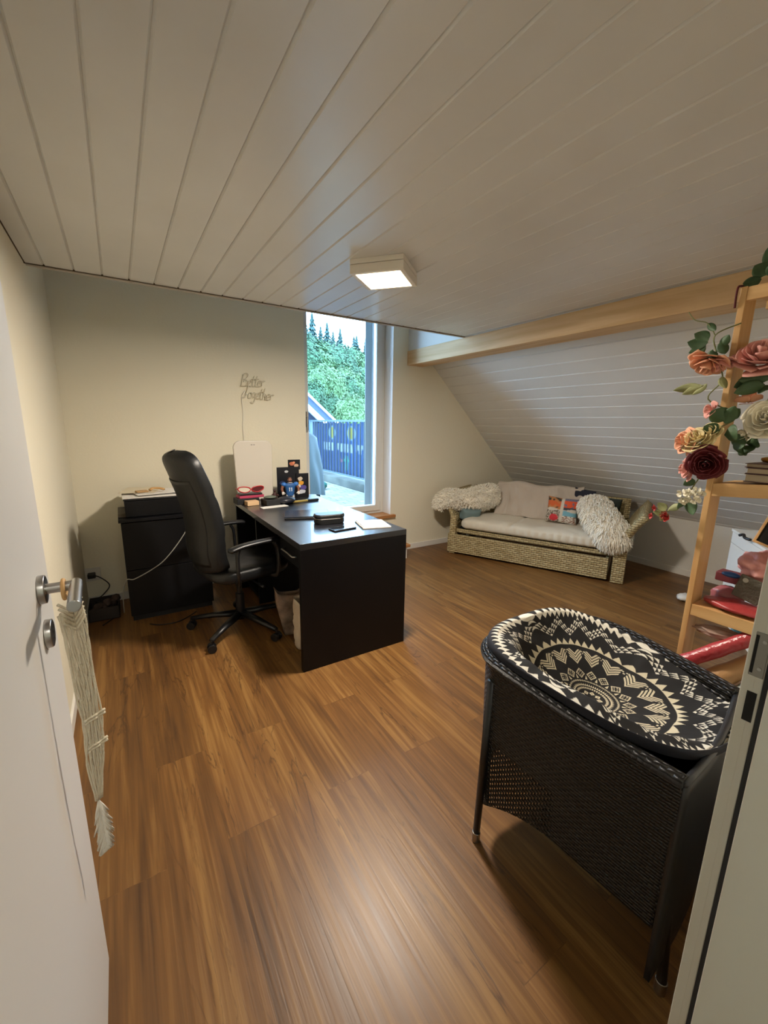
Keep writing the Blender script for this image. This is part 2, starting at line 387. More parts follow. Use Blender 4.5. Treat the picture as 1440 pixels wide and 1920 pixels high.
# baseboards (white)
S(MB().box(WX1 - 0.2, XK, YB - 0.012, YB, 0, 0.06).build('baseboard_back', M_trimw, bevel=0.002))
S(MB().box(XL, 1.4, YB - 0.012, YB, 0, 0.06).build('baseboard_back_left', M_trimw, bevel=0.002))
S(MB().box(XK - 0.012, XK, YF, YB, 0, 0.06).build('baseboard_right', M_trimw, bevel=0.002))
S(MB().box(XL, XL + 0.012, YF, YB, 0, 0.06).build('baseboard_left', M_trimw, bevel=0.002))

# ------------------------------------------------------------------ window
win = empty('window_1', (0, 0, 0), label='tall narrow white window beside the desk', kind='structure')
fy = YB + 0.15
def ring(x0, x1, z0, z1, tl, tr, tb, tt, y0, y1):
    o_ = [(x0, z0), (x1, z0), (x1, z1), (x0, z1)]; i_ = [(x0 + tl, z0 + tb), (x1 - tr, z0 + tb), (x1 - tr, z1 - tt), (x0 + tl, z1 - tt)]
    vs = [(x, y, z) for y in (y0, y1) for (x, z) in o_ + i_]; fs = []
    for k in range(4):
        j = (k + 1) % 4
        fs += [(k, j, 4 + j, 4 + k), (8 + j, 8 + k, 12 + k, 12 + j), (j, k, 8 + k, 8 + j), (4 + k, 4 + j, 12 + j, 12 + k)]
    return MB().add(vs, fs)
ring(WX0 + .001, WX1 - .002, WZ0 + .012, WZ1, .045, .048, .045, .06, fy, fy + .07).build('window_frame', M_pvc, win, bevel=0.003)
x0, x1, z0, z1 = WX0 + 0.03, WX1 - 0.045, WZ0 + 0.038, WZ1 - 0.04
b = ring(x0, x1, z0, z1, .055, .06, .062, .06, fy - .015, fy - .0005)
sash = b.build('window_sash', M_pvc, win, bevel=0.005)
ring(WX0 + .047, WX1 - .052, WZ0 + .058, WZ1 - .062, x0 + .055 - WX0 - .047, WX1 - .052 - x1 + .06, .042, .036, fy, fy + .05).build('glazing_bead', M_pvc, win)
MB().box(x0 + 0.05, x1 - 0.055, fy + 0.012, fy + 0.016, z0 + 0.06, z1 - 0.055).build('pane', M_glass, win)
b = MB().box(x0 + 0.012, x0 + 0.04, fy - 0.024, fy - 0.015, 1.33, 1.47); b.tube([(x0 + 0.026, fy - 0.024, 1.42), (x0 + 0.026, fy - 0.06, 1.42), (x0 + 0.026, fy - 0.06, 1.30)], 0.009, 8)
b.build('window_handle', M_steel, win)
b = MB().box(x1 - 0.004, x1 + 0.001, fy - 0.012, fy - 0.001, z0 + 0.01, z0 + 0.10)
b.build('window_hinge', mat('hinge_grey', '6c6a58', 0.5), win)
# interior reveals
b = MB(); b.box(WX1 - 0.001, WX1 + 0.0, YB - 0.001, fy, WZ0, WZ1)
S(b.build('trim_7', M_reveal), 'bright white window reveal')
S(MB().box(WX0 - 0.05, WX1 + 0.05, YB - 0.035, fy, WZ0 - 0.018, WZ0 + .012).build('trim_8', M_sill, bevel=0.004), 'wooden window sill board')
# exterior cladding that forms the outer reveal
b = MB(); b.box(WX1 - 0.075, WX1 + 0.4, YB + 0.42, YB + 0.43, 0.2, 3.3)
b.box(WX1 - .002, WX1 + .01, YB + .225, YB + .42, WZ0, WZ1); b.box(WX0 - .01, WX0 + .002, YB + .225, YB + .42, WZ0, WZ1)
S(b.build('trim_9', mat('outer_render', '7f878c', 0.8)), 'pale outer reveal edge of the wall')

# ------------------------------------------------------------------ door leaf with handle
door = empty('door_1', (-0.15, 0.2, 0), label='white door leaf standing open along the left', kind='structure')
leaf = MB().box(-0.04, 0, 0, 0.85, 0.006, 2.02).build('door_leaf', M_door, door, bevel=0.002)
b = MB().box(0, 0.0006, 0.12, 0.7, 0.3, 1.7)
hy = 0.735
def rose_(z, name, hole=False):
    b = MB().cyl((0, hy, z), (0.011, hy, z), 0.027, 0.026, 28); 
    o = b.build(name, M_steel, door, smooth=False, bevel=0.0015)
    if hole:
        k = MB().cyl((0.011, hy, z + 0.004), (0.0117, hy, z + 0.004), 0.0042, n=14); k.box(0.011, 0.0117, hy - 0.0018, hy + 0.0018, z - 0.012, z + 0.004); k.build('keyhole', M_dark, o)
    return o
rs = rose_(1.055, 'handle_rosette'); rose_(0.968, 'key_rosette', True)
b = MB().tube([(0.010, hy, 1.055), (0.060, hy, 1.055)], 0.0095, 16)
b.tube([(0.055, hy + 0.010, 1.055), (0.060, hy - 0.115, 1.055)], 0.0105, 18)
b.build('door_handle', M_steel, door, smooth=False, bevel=0.0012)

# ------------------------------------------------------------------ ceiling lamp
LX, LY = 1.155, 1.845
lamp = empty('ceiling_lamp', (LX, LY, ZC), rz=radians(40), label='square white ceiling light glowing warm on the board ceiling', cat='lamp')
hs_ = 0.128
b = MB().box(-hs_, hs_, -hs_, hs_, -0.022, 0); b.build('lamp_base', mat('lamp_white', 'E4DED2', 0.5), lamp, bevel=0.002)
b = MB()
b.box(-hs_ + .004, hs_ - .004, -hs_ + .004, hs_ - .004, -0.042, -0.024)
for a_ in ((-hs_, -hs_ + 0.022, -hs_, hs_), (hs_ - 0.022, hs_, -hs_, hs_), (-hs_ + 0.022, hs_ - 0.022, -hs_, -hs_ + 0.022), (-hs_ + 0.022, hs_ - 0.022, hs_ - 0.022, hs_)):
    b.box(a_[0], a_[1], a_[2], a_[3], -0.062, -0.024)
b.build('lamp_housing', MATS['lamp_white'], lamp, bevel=0.002)
MB().box(-0.107, 0.107, -0.107, 0.107, -0.064, -0.052).build('diffuser', mat('lamp_diffuser', 'FFF4DC', 0.5, emis=((1.0, 0.80, 0.50), 6.0)), lamp, bevel=0.003)
ld = bpy.data.lights.new('lamp_light', 'AREA'); ld.shape = 'SQUARE'; ld.size = 0.2; ld.energy = LAMP_W; ld.color = (1.0, 0.885, 0.75)
lo = bpy.data.objects.new('lamp_light', ld); COL.objects.link(lo); lo.location = (LX, LY, ZC - 0.067); lo.rotation_euler = (0, 0, radians(40))
# unseen fill light added in the hall to brighten door frame and ceiling
hl = bpy.data.lights.new('hall_fill', 'AREA'); hl.shape = 'SQUARE'; hl.size = 0.35; hl.energy = 13.0; hl.color = (1.0, 0.95, 0.86)
ho = bpy.data.objects.new('hall_fill', hl); COL.objects.link(ho); ho.location = (0.3, -0.9, 2.43)
# ------------------------------------------------------------------ desk
desk = empty('desk', (0.745, 1.985, 0), label='black-brown office desk with solid end panel in front of the window wall', cat='desk')
DW, DL, DH = 0.68, 1.44, 0.743
MB().box(0, DW, 0, DL, DH - 0.034, DH).build('desktop', M_desktop, desk, bevel=0.0012)
MB().box(0.002, DW, 0.0, 0.032, 0, DH - 0.0345).build('side_panel', M_black, desk, bevel=0.001)
MB().box(0.002, DW, DL - 0.032, DL, 0, DH - 0.0345).build('side_panel', M_black, desk, bevel=0.001)
MB().box(DW - 0.12, DW - 0.10, 0.033, DL - 0.033, 0.30, DH - 0.035).build('back_panel', M_black, desk, bevel=0.001)
dr = MB().box(0.03, 0.045, 0.04, 0.42, DH - 0.17, DH - 0.045).box(0.045, 0.5, 0.05, 0.41, DH - 0.16, DH - 0.06).build('drawer', M_black, desk, bevel=0.001)
MB().tube([(0.03, 0.13, DH - 0.11), (0.008, 0.14, DH - 0.11), (0.008, 0.32, DH - 0.11), (0.03, 0.33, DH - 0.11)], 0.005, 8).build('handle', M_steel, dr, smooth=True)
MB().box(0.02, 0.45, 0.46, 1.0, DH - 0.055, DH - 0.037).build('pull_out_panel', M_black, desk, bevel=0.001)
# wall-side end storage compartment under the desk (open shelf)
MB().box(0.05, 0.56, 1.02, 1.04, 0.0, DH - 0.035).box(0.05, 0.56, 1.04, DL - 0.033, 0.34, 0.36).box(0.05, 0.56, 1.04, DL - 0.033, 0.04, 0.06).build('storage_shelf', M_black, desk)

# ------------------------------------------------------------------ office chair
ch = empty('office_chair', (0.585, 2.70, 0), rz=radians(13), label='high-backed black leatherette swivel chair facing the desk', cat='chair')
# backrest
spine = cr([(-0.205, 0, 0.47), (-0.235, 0, 0.60), (-0.235, 0, 0.75), (-0.265, 0, 0.92), (-0.315, 0, 1.07), (-0.36, 0, 1.19)], 8)
def bw(t):
    base = 0.205 + 0.02 * sin(pi * t) - 0.03 * t
    e = min(1, (1 - t) / 0.16); e2 = min(1, t / 0.08 + 0.35)
    return base * sqrt(max(0.0, 1 - (1 - e) ** 2)) * sqrt(e2)
def backf(u, v):
    k = v * (len(spine) - 1); i = min(int(k), len(spine) - 2); p = spine[i].lerp(spine[i + 1], k - i)
    tg = (spine[min(i + 1, len(spine) - 1)] - spine[i]).normalized(); nn = Vector((tg.z, 0, -tg.x))
    th = 2 * pi * u; c, s_ = cos(th), sin(th); c = math.copysign(abs(c) ** 0.6, c); s_ = math.copysign(abs(s_) ** 0.75, s_)
    e = sqrt(max(0.0, 1 - (1 - min(1, (1 - v) / 0.10)) ** 2)); ww = max(bw(min(v, .999)), 0.0)
    d = (0.05 if c > 0 else 0.045) * (0.3 + 0.7 * e)
    bolster = 0.022 * (abs(s_) ** 3) * (1 if c > 0 else 0.2) * e
    crease = -0.012 * exp(-((v - 0.62) / 0.03) ** 2) - 0.010 * exp(-((v - 0.33) / 0.03) ** 2)
    d = d + (crease if c > 0.2 else 0)
    cu = 0.03 * (s_ ** 2)    # wraps forward at the sides
    q = p + nn * (c * d + bolster + cu)
    return (q.x, ww * s_, q.z)
b = MB().grid(backf, 40, 44, wrap=True); b.f.append(tuple(range(40))[::-1])
b.build('backrest', M_leather, ch, smooth=True)
# thin shell line on the rear
def bshell(u, v):
    q = Vector(backf(0.5 + (u - 0.5) * 0.30, 0.10 + 0.66 * v)); return (q.x - 0.006, q.y * 0.9, q.z)
MB().grid(bshell, 14, 24).build('back_cover', M_leather, ch, smooth=True, solid=0.006)
# seat
def seatf(u, v):
    th = 2 * pi * u; ph = pi * v - pi / 2
    c = math.copysign(abs(cos(th)) ** 0.45, cos(th)); s_ = math.copysign(abs(sin(th)) ** 0.45, sin(th))
    k = abs(cos(ph)) ** 0.35; z = math.copysign(abs(sin(ph)) ** 0.8, sin(ph)) * 0.05
    x = 0.255 * c * k; y = 0.25 * s_ * k
    if z > 0: z += 0.012 * (abs(y) / 0.25) ** 3 - 0.012 * max(0, x / 0.25) ** 4 + 0.003 * sin(x * 60)
    return (x + 0.02, y, 0.445 + z)
MB().grid(seatf, 44, 18, wrap=True).build('seat', M_leather, ch, smooth=True)
MB().box(-0.12, 0.12, -0.1, 0.1, 0.365, 0.398).build('tilt_mechanism', M_blk2, ch, bevel=0.006)
MB().tube([(0.02, -0.1, 0.38), (0.02, -0.24, 0.37), (0.02, -0.29, 0.372)], [0.006, 0.006, 0.01], 8).build('lever', M_blk, ch, smooth=True)
for s_ in (-1, 1):
    y = s_ * 0.295
    a = MB().tube(cr([(0.10, s_ * 0.20, 0.42), (0.12, y - s_ * 0.02, 0.425), (0.125, y, 0.50), (0.12, y, 0.60), (0.10, y, 0.642)], 6), 0.010, 8, flat=1.7)
    a.build('arm_support', M_blk, ch, smooth=True); a = MB().tube(cr([(-0.12, s_ * 0.20, 0.42), (-0.13, y - s_ * 0.02, 0.43), (-0.14, y, 0.50), (-0.14, y, 0.60), (-0.13, y, 0.642)], 6), 0.012, 8, flat=1.7)
    arm = a.build('arm_support', M_blk, ch, smooth=True)
    pp = cr([(-0.19, y, 0.640), (-0.10, y, 0.657), (0.05, y, 0.662), (0.17, y, 0.657), (0.20, y, 0.648)], 6)
    MB().tube(pp, [0.012] + [0.030] * (len(pp) - 2) + [0.014], 14, flat=0.5).build('armrest', M_blk, ch, smooth=True)
MB().cyl((0, 0, 0.10), (0, 0, 0.25), 0.028, n=20).cyl((0, 0, 0.25), (0, 0, 0.37), 0.016, n=16).build('gas_column', M_blk, ch, bevel=0.002)
b = MB().cyl((0, 0, 0.075), (0, 0, 0.125), 0.042, 0.034, n=20)
A0 = radians(225 - 13)
for k in range(5):
    a = A0 + k * 2 * pi / 5
    b.tube([(0.03 * cos(a), 0.03 * sin(a), 0.105), (0.18 * cos(a), 0.18 * sin(a), 0.095), (0.325 * cos(a), 0.325 * sin(a), 0.075)], [0.03, 0.024, 0.017], 10, flat=0.75)
b.build('star_base', M_blk, ch, smooth=True)
for k in range(5):
    a = A0 + k * 2 * pi / 5; cx_, cy_ = 0.325 * cos(a), 0.325 * sin(a); ca = a + 0.7 + k
    dx, dy = cos(ca), sin(ca)
    b = MB().cyl((cx_ + dx * 0.010, cy_ + dy * 0.010, 0.027), (cx_ + dx * 0.026, cy_ + dy * 0.026, 0.027), 0.027, n=18)
    b.cyl((cx_ - dx * 0.026, cy_ - dy * 0.026, 0.027), (cx_ - dx * 0.010, cy_ - dy * 0.010, 0.027), 0.027, n=18)
    b.cyl((cx_ - dx * 0.012, cy_ - dy * 0.012, 0.034), (cx_ + dx * 0.012, cy_ + dy * 0.012, 0.034), 0.018, n=12).cyl((cx_, cy_, 0.03), (cx_, cy_, 0.075), 0.007, n=8)
    b.build('caster', M_blk, ch, bevel=0.003)

# ------------------------------------------------------------------ black cabinet in the corner, things on it
cb = empty('cabinet', (-0.042, 3.14, 0), label='black cabinet standing against the back wall behind the swivel chair', cat='cabinet')
MB().box(0, 0.535, 0.02, 0.47, 0.04, 0.705).build('body', M_black, cb, bevel=0.002)
MB().box(0.01, 0.525, 0.03, 0.46, 0.0, 0.04).build('plinth', M_blk2, cb)
for i, (a, c) in enumerate(((0.045, 0.37), (0.375, 0.70))):
    d = MB().box(0.003, 0.532, 0, 0.019, a, c).build('drawer_front', M_blackf, cb, bevel=0.0015)
MB().box(-0.012, 0.547, -0.012, 0.475, 0.706, 0.728).build('top', M_black, cb, bevel=0.0015)
pr_ = empty('printer', (-0.01, 3.17, 0.729), label='black box-shaped printer with papers on top, on the corner cabinet', cat='printer')
MB().box(0.0, 0.36, 0.0, 0.36, 0, 0.112).build('body', M_blackf, pr_, bevel=0.006)
MB().box(-0.004, 0.345, -0.006, 0.35, 0.114, 0.126).build('lid', M_blk2, pr_, bevel=0.003)
tag(MB().box(0, 0.05, 0, 0.22, 0, 0.026).build('notebook', mat('brown_case', '4a4132', 0.7), loc=(-0.052, 3.20, 0.729), bevel=0.002), 'small dark brown book lying at the left of the printer', 'book')
def sheet(name, x0, y0, wx, wy, z, rz_, m, lab, cat_, grp=None, bow=0.004, n=1):
    def f(u, v): return ((u - .5) * wx, (v - .5) * wy, bow * (sin(3 * u + 1) * sin(2.5 * v)) + bow)
    b = MB()
    b.grid(f, 8, 8)
    return tag(b.build(name, m, loc=(x0, y0, z), rz=rz_, solid=0.0022 * n), lab, cat_, grp)
sheet('paper_sheet', 0.16, 3.33, 0.36, 0.34, 0.858, 0.02, M_paper, 'pale paper stack lowest on the black printer', 'paper', n=4)
sheet('paper_sheet', 0.20, 3.30, 0.31, 0.24, 0.872, 0.2, M_paper, 'white sheet tilted over the right edge of the printer', 'paper')
sheet('paper_sheet', 0.10, 3.36, 0.22, 0.26, 0.879, -0.25, mat('warm_paper', 'D8CDB4', 0.8), 'cream sheet lying left on the printer papers', 'paper')
M_kraft = mat('kraft', 'C49A63', 0.7)
b = MB().box(-0.035, 0.035, -0.03, 0.03, 0, 0.008); tag(b.build('card_box', mat('tan_card', 'B08A5A', .7), loc=(0.10, 3.25, 0.886), rz=.2, bevel=.001), 'flat tan card on the papers over the printer', 'box')
b = MB().tube(cr([(-.04, 0, .012), (-.02, .02, .02), (.02, .015, .018), (.045, -.01, .012)], 6), 0.012, 8, flat=.6); tag(b.build('tape_roll', M_kraft, loc=(0.19, 3.25, 0.884), smooth=True), 'small orange-tan crumpled strip on the printer papers', 'strip')
b = MB().prism([(0, 0), (.05, 0), (.045, .07), (.02, .075)], 'y', 0, .03); tag(b.build('glass_votive', mat('white_ceramic', 'E2DCCB', .4), loc=(0.385, 3.20, 0.729), bevel=.004, rz=.3), 'small white holder beside the printer behind the chair back', 'holder')
# white cable hanging over the cabinet front
b = MB().tube(cr([(0.40, 3.20, 0.7305), (0.405, 3.124, 0.733), (0.39, 3.116, 0.70), (0.30, 3.128, 0.55), (0.19, 3.128, 0.42), (0.10, 3.128, 0.36), (0.0, 3.128, 0.315), (-0.046, 3.130, 0.315), (-0.075, 3.2, 0.20), (-0.085, 3.30, 0.02)], 8), 0.0034, 8)
tag(b.build('charging_cable', mat('white_cable', 'A8A79F', 0.5), smooth=True), 'thin white cable drooping across the front of the black cabinet', 'cable')
# power cord and box of odds on the floor in the corner
pc = empty('power_cord', (-0.27, 3.628, 0.238), label='black power cord plugged into the back wall in the left corner', cat='cable')
MB().box(-0.02, 0.03, -0.06, -0.012, -0.018, 0.018).build('plug', M_blk, pc, bevel=0.006)
MB().tube(cr([(0.01, -0.06, 0), (0.05, -0.09, 0.0), (0.11, -0.13, -0.06), (0.07, -0.14, -0.12), (0.02, -0.15, -0.16), (0.08, -0.17, -0.185), (0.13, -0.20, -0.2), (0.14, -0.30, -0.233), (0.06, -0.44, -0.234)], 8), 0.004, 8).build('cord', M_blk, pc, smooth=True)
MB().box(-0.04, 0.06, -0.012, 0.0, -0.05, 0.05).build('socket', M_white, pc, bevel=0.003)
sb = empty('storage_basket', (-0.21, 3.42, 0), label='dark open basket of odds and ends on the floor in the left corner', cat='basket')
MB().box(-0.08, 0.1, -0.14, 0.1, 0, 0.006).box(-0.08, -0.074, -0.14, 0.1, 0, 0.09).box(0.094, 0.1, -0.14, 0.1, 0, 0.09).box(-0.08, 0.1, -0.14, -0.134, 0, 0.09).box(-0.08, 0.1, 0.094, 0.1, 0, 0.09).build('tray', mat('dark_tray', '2b2420', .7), sb, bevel=.002)
b = MB()
for i in range(6): b.ball((-0.05 + .026 * i, -0.10 + 0.033 * i, 0.055 + .02 * (i % 2)), (0.03, 0.04, 0.028), 10, 8, fn=lambda d: 1 + 0.25 * noise.noise(d * 3))
b.build('contents', mat('dark_odds', '4a3a34', .8, var=(30, .6)), sb, smooth=True, )
tag(MB().tube(cr([(0.06, 3.05, 0.006), (0.12, 3.0, 0.006), (0.22, 2.99, 0.006), (0.30, 3.04, 0.006), (0.36, 3.10, .006)], 8), 0.004, 8).build('floor_cable', M_blk, smooth=True), 'black cable loop on the floor at the foot of the cabinet', 'cable')

# ------------------------------------------------------------------ bags under the desk
def bag(name, w_, d_, h_, m, loc, rz_, top_scale, lab, ears=0, seed=0, low=.72):
    def f(u, v):
        th = 2 * pi * u; k = (low + (top_scale - low) * v) * (1 + 0.05 * noise.noise(Vector((u * 6, v * 5, seed))))
        c = math.copysign(abs(cos(th)) ** 0.5, cos(th)); s_ = math.copysign(abs(sin(th)) ** 0.5, sin(th))
        z = h_ * v + (ears * (abs(c) ** 4) if v > 0.93 else 0)
        return (w_ / 2 * c * k, d_ / 2 * s_ * (0.75 + .25 * (1 - v)) + 0.012 * noise.noise(Vector((u * 9, v * 7, seed + 3))), z)
    b = MB().grid(f, 40, 16, wrap=True); b.f.append(tuple(range(40))[::-1])
    return tag(b.build(name, m, loc=loc, rz=rz_, smooth=True, solid=0.002), lab, 'bag')
M_bag = mat('mottled_bag', '7a6656', 0.8, var=(14, 0.55))
bag('printed_bag', 0.17, 0.09, 0.27, M_bag, (0.845, 2.47, 0.003), radians(-12), 1.15, 'brown mottled bag with pointed top corners under the desk', 0.055, 2, .5)
bag('paper_bag', 0.15, 0.07, 0.30, mat('cream_bag', 'C9B9A4', .8, var=(5, .12)), (0.845, 2.27, 0.003), radians(88), 1.0, 'cream striped paper bag under the desk behind its end panel', 0.0, 5)

# ------------------------------------------------------------------ white tall panel leaning at the wall on the desk
pn = empty('upright_board', (0.9, 3.385, 0.7445), label='tall white rounded panel standing upright at the back of the desk', cat='panel', rot=(radians(-2.5), 0, 0))
def rrect(wd, h, r, n=8, wt=None):
    pts = []
    wt = wt or wd
    for (cx, cz, a0, ww) in ((wt / 2 - r, h - r, 0, 0), (-wt / 2 + r, h - r, 90, 0), (-wd / 2 + r, r, 180, 0), (wd / 2 - r, r, 270, 0)):
        for k in range(n + 1):
            a = radians(a0 + 90 * k / n); pts.append((cx + r * cos(a), cz + r * sin(a)))
    return pts
MB().prism(rrect(0.285, 0.475, 0.055, wt=0.305), 'y', -0.028, 0.0).build('panel_body', mat('panel_plastic', 'CFC8BC', 0.22, spec=.6), pn, bevel=0.007)
MB().box(-0.018, -0.004, -0.0290, -0.027, 0.440, 0.446).box(0.002, 0.014, -0.0290, -0.027, 0.440, 0.446).build('badge', mat('grey_badge', '7d7a75', .5), pn)

# ------------------------------------------------------------------ neon sign and its cord
sg = empty('neon_sign', (0.885, 3.618, 1.53), label='unlit white neon lettering sign on the back wall left of the window', cat='sign')
G = {
 'B': ([[(.10, 1.0), (.02, 0), (.0, -.02)], [(.02, .86), (.28, 1.04), (.46, .9), (.34, .62), (.12, .52), (.40, .48), (.46, .2), (.24, -.02), (-.05, .06)]], .55),
 'T': ([[(-.05, .9), (.25, .99), (.62, .95)], [(.34, .97), (.26, .5), (.18, .02), (.02, .06)]], .46),
 'e': ([[(0, .22), (.2, .3), (.26, .44), (.12, .5), (.0, .28), (.08, .02), (.30, .08)]], .30),
 't': ([[(.12, .85), (.06, .25), (.12, .0), (.26, .08)], [(-.04, .58), (.3, .62)]], .25),
 'r': ([[(.02, .5), (.06, .05)], [(.05, .32), (.16, .5), (.30, .46)]], .28),
 'o': ([[(.16, .48), (.0, .34), (.04, .04), (.22, .04), (.28, .3), (.16, .48), (.34, .42)]], .32),
 'g': ([[(.26, .44), (.08, .48), (.0, .26), (.12, .08), (.26, .3), (.28, .44), (.24, -.2), (.08, -.38), (-.04, -.26)]], .32),
 'h': ([[(.1, .95), (.03, .03)], [(.05, .3), (.18, .48), (.26, .34), (.24, .03), (.34, .08)]], .35),
}
def script(word, x, z, k, slope=0.0):
    b = MB()
    for c in word:
        st, adv = G[c]
        for pl_ in st: b.tube([(p.x, 0, p.z) for p in cr([(x + q[0] * k + q[1] * k * .18, 0, z + q[1] * k + slope * (x + q[0] * k)) for q in pl_], 5)], 0.0034, 6)
        x += adv * k
    return b
M_neon = mat('unlit_neon_tube', 'CFC6AE', 0.5)
script('Better', 0.005, 0.125, 0.098).build('word', M_neon, sg, smooth=True, loc=(0, -0.012, 0))
script('Together', 0.0, 0.035, 0.098, -.07).build('word', M_neon, sg, smooth=True, loc=(0.012, -0.012, 0))
for p in ((0.03, 0.16), (0.15, 0.15), (0.05, 0.06), (0.2, 0.05)): MB().cyl((p[0], -0.012, p[1]), (p[0], 0.011, p[1]), 0.003, n=8).build('standoff', M_white, sg)
MB().tube(cr([(0.035, -0.012, 0.09), (0.010, -0.006, 0.05), (0.006, 0.004, 0.0), (0.012, 0.006, -0.1), (0.004, 0.006, -0.2), (0.006, 0.0, -0.3), (0.01, -0.01, -0.36)], 8), 0.0022, 6).build('cord', M_white, sg, smooth=True)

# ------------------------------------------------------------------ things on the desk (top at 0.743)
DZ = 0.7435
def box_thing(name, x, y, z, a, c, h, rz_, m, lab, cat_, bev=0.003, grp=None):
    return tag(MB().box(-a / 2, a / 2, -c / 2, c / 2, 0, h).build(name, m, loc=(x, y, z), rz=rz_, bevel=bev), lab, cat_, grp)
M_pink = mat('raspberry_cover', 'B03A5A', .6); M_red = mat('red_shiny', 'B5232B', .35); M_beige = mat('beige_box', 'D9B58A', .6)
box_thing('wooden_box', 0.815, 3.17, DZ, 0.09, 0.07, 0.034, 0.1, M_beige, 'small peach beige box at the front of the desk clutter', 'box')
box_thing('dark_case', 0.80, 3.27, DZ, 0.17, 0.11, 0.045, .05, M_blk2, 'black case under the pink book on the desk', 'case')
box_thing('pink_book', 0.83, 3.27, DZ + 0.046, 0.19, 0.10, 0.020, .05, M_pink, 'raspberry pink book in the stack before the white panel', 'book')
box_thing('black_wallet', 0.83, 3.27, DZ + 0.067, 0.17, 0.09, 0.014, -.02, M_blk, 'flat black case on top of the pink book', 'case')
# cat-eye glasses
gl = empty('glasses', (0.835, 3.25, DZ + 0.082), label='red framed glasses with white patterned lenses on the case stack', cat='glasses', rz=0.05)
for sx_ in (-1, 1):
    c0 = sx_ * 0.052
    pts = [(c0 + 0.048 * cos(a), 0, 0.026 + 0.022 * sin(a) + (0.008 * max(0, cos(a) * sx_))) for a in [2 * pi * k / 22 for k in range(23)]]
    r_ = MB().tube(pts, 0.0045, 8).build('rim', M_red, gl, smooth=True)
    MB().prism([(p[0], p[2]) for p in pts[:-1]], 'y', -0.001, 0.001).build('lens', mat('pale_lens', 'D9D2C0', .5) if sx_ < 0 else mat('dark_lens', '5a1c20', .4), r_)
    MB().tube([(sx_ * 0.1, 0, 0.034), (sx_ * 0.098, 0.07, 0.03), (sx_ * 0.09, 0.10, 0.012)], 0.003, 6).build('temple', M_red, gl, smooth=True)
box_thing('black_box', 0.945, 3.12, DZ, 0.11, 0.12, 0.045, .1, M_blk2, 'black square box left of the black camera-like pouch', 'box')
tag(MB().ball((0, 0, 0.012), (0.05, 0.035, 0.012), 18, 8).build('watch_strap', mat('grey_green', '5c6458', .5), loc=(0.945, 3.13, DZ + 0.046), smooth=True), 'small grey oval tin on the black square box', 'tin')
tag(MB().ball((0, 0, 0.03), (0.075, 0.06, 0.030), 24, 12, fn=lambda d: 1 + .08 * noise.noise(d * 2)).build('sunglasses_case', mat('blue_black', '1b1f2a', .4), loc=(1.06, 3.10, DZ), smooth=True), 'rounded blue-black case in front of the small football figure', 'case')
sheet('envelope', 0.94, 3.02, 0.20, 0.07, DZ + .0015, .1, M_paper, 'long white envelope at the front edge of the desk clutter', 'envelope', bow=.0006)
pnn = empty('marker_pen', (1.21, 3.10, DZ + .011), rz=radians(4), label='gold and black baton lying right of the desk clutter', cat='pen')
MB().cyl((-0.10, 0, 0), (0.03, 0, 0), 0.0095, n=14).build('barrel', mat('gold_barrel', 'B9A25A', .35, .6), pnn, smooth=False, bevel=.001)
MB().cyl((0.03, 0, 0), (0.125, 0, 0), 0.011, n=14).build('cap', M_blk, pnn, bevel=.001)
tag(MB().box(-.05, .06, -.02, .02, 0, .012).build('tray', M_blk2, loc=(1.11, 3.14, DZ), rz=.1, bevel=.003), 'small black tray between the figure and the gold baton', 'tray')
# photo prints of athletes on dark ground
def photo(name, x, y, z, wd, h, rz_, lab, blobs, seed=1):
    t = empty(name, (x, y, z), rz=rz_, label=lab, cat='photo')
    MB().box(-wd / 2, wd / 2, 0, 0.006, 0, h).build('backing', M_dark if False else MATS['photo_black'], t, bevel=.0008)
    for i, (px_, pz_, rx_, rzz, cc) in enumerate(blobs):
        poly = []
        for k in range(18):
            a = 2 * pi * k / 18; q = 1 + .3 * noise.noise(Vector((cos(a) * 2, sin(a) * 2, seed + i)))
            poly.append((px_ + rx_ * cos(a) * q, pz_ + rzz * sin(a) * q))
        MB().prism(poly, 'y', -0.0012 - 0.0002 * i, 0.0005).build('print_patch', mat('print_%s_%d' % (name, i), cc, .45), t)
    return t
mat('photo_black', '0d0f18', .35)
photo('photo_print', 1.165, 3.33, DZ, 0.19, 0.262, 0.0, 'large dark photo panel with small pale spots behind the figure', [(-.015, .225, .016, .010, 'BFC3C8'), (-.05, .13, .025, .02, '1d2b52')], 3)
photo('photo_print', 1.225, 3.345, DZ + 0.235, 0.105, 0.085, 0.0, 'topmost dark photo showing an arm and an orange ball', [(-.02, .052, .022, .016, 'B9694A'), (.018, .035, .02, .014, 'C7A58C'), (-.004, .06, .012, .010, 'D98A66')], 4)
photo('photo_print', 1.285, 3.32, DZ, 0.11, 0.205, 0.0, 'dark photo of players in white and purple right of the figure', [(-.02, .16, .022, .018, 'C9BBA8'), (-.012, .125, .022, .018, 'D9992E'), (.005, .085, .03, .02, '51478c'), (-.01, .05, .035, .018, 'C5C9D4'), (-.03, .10, .014, .014, 'E4D8C8')], 6)
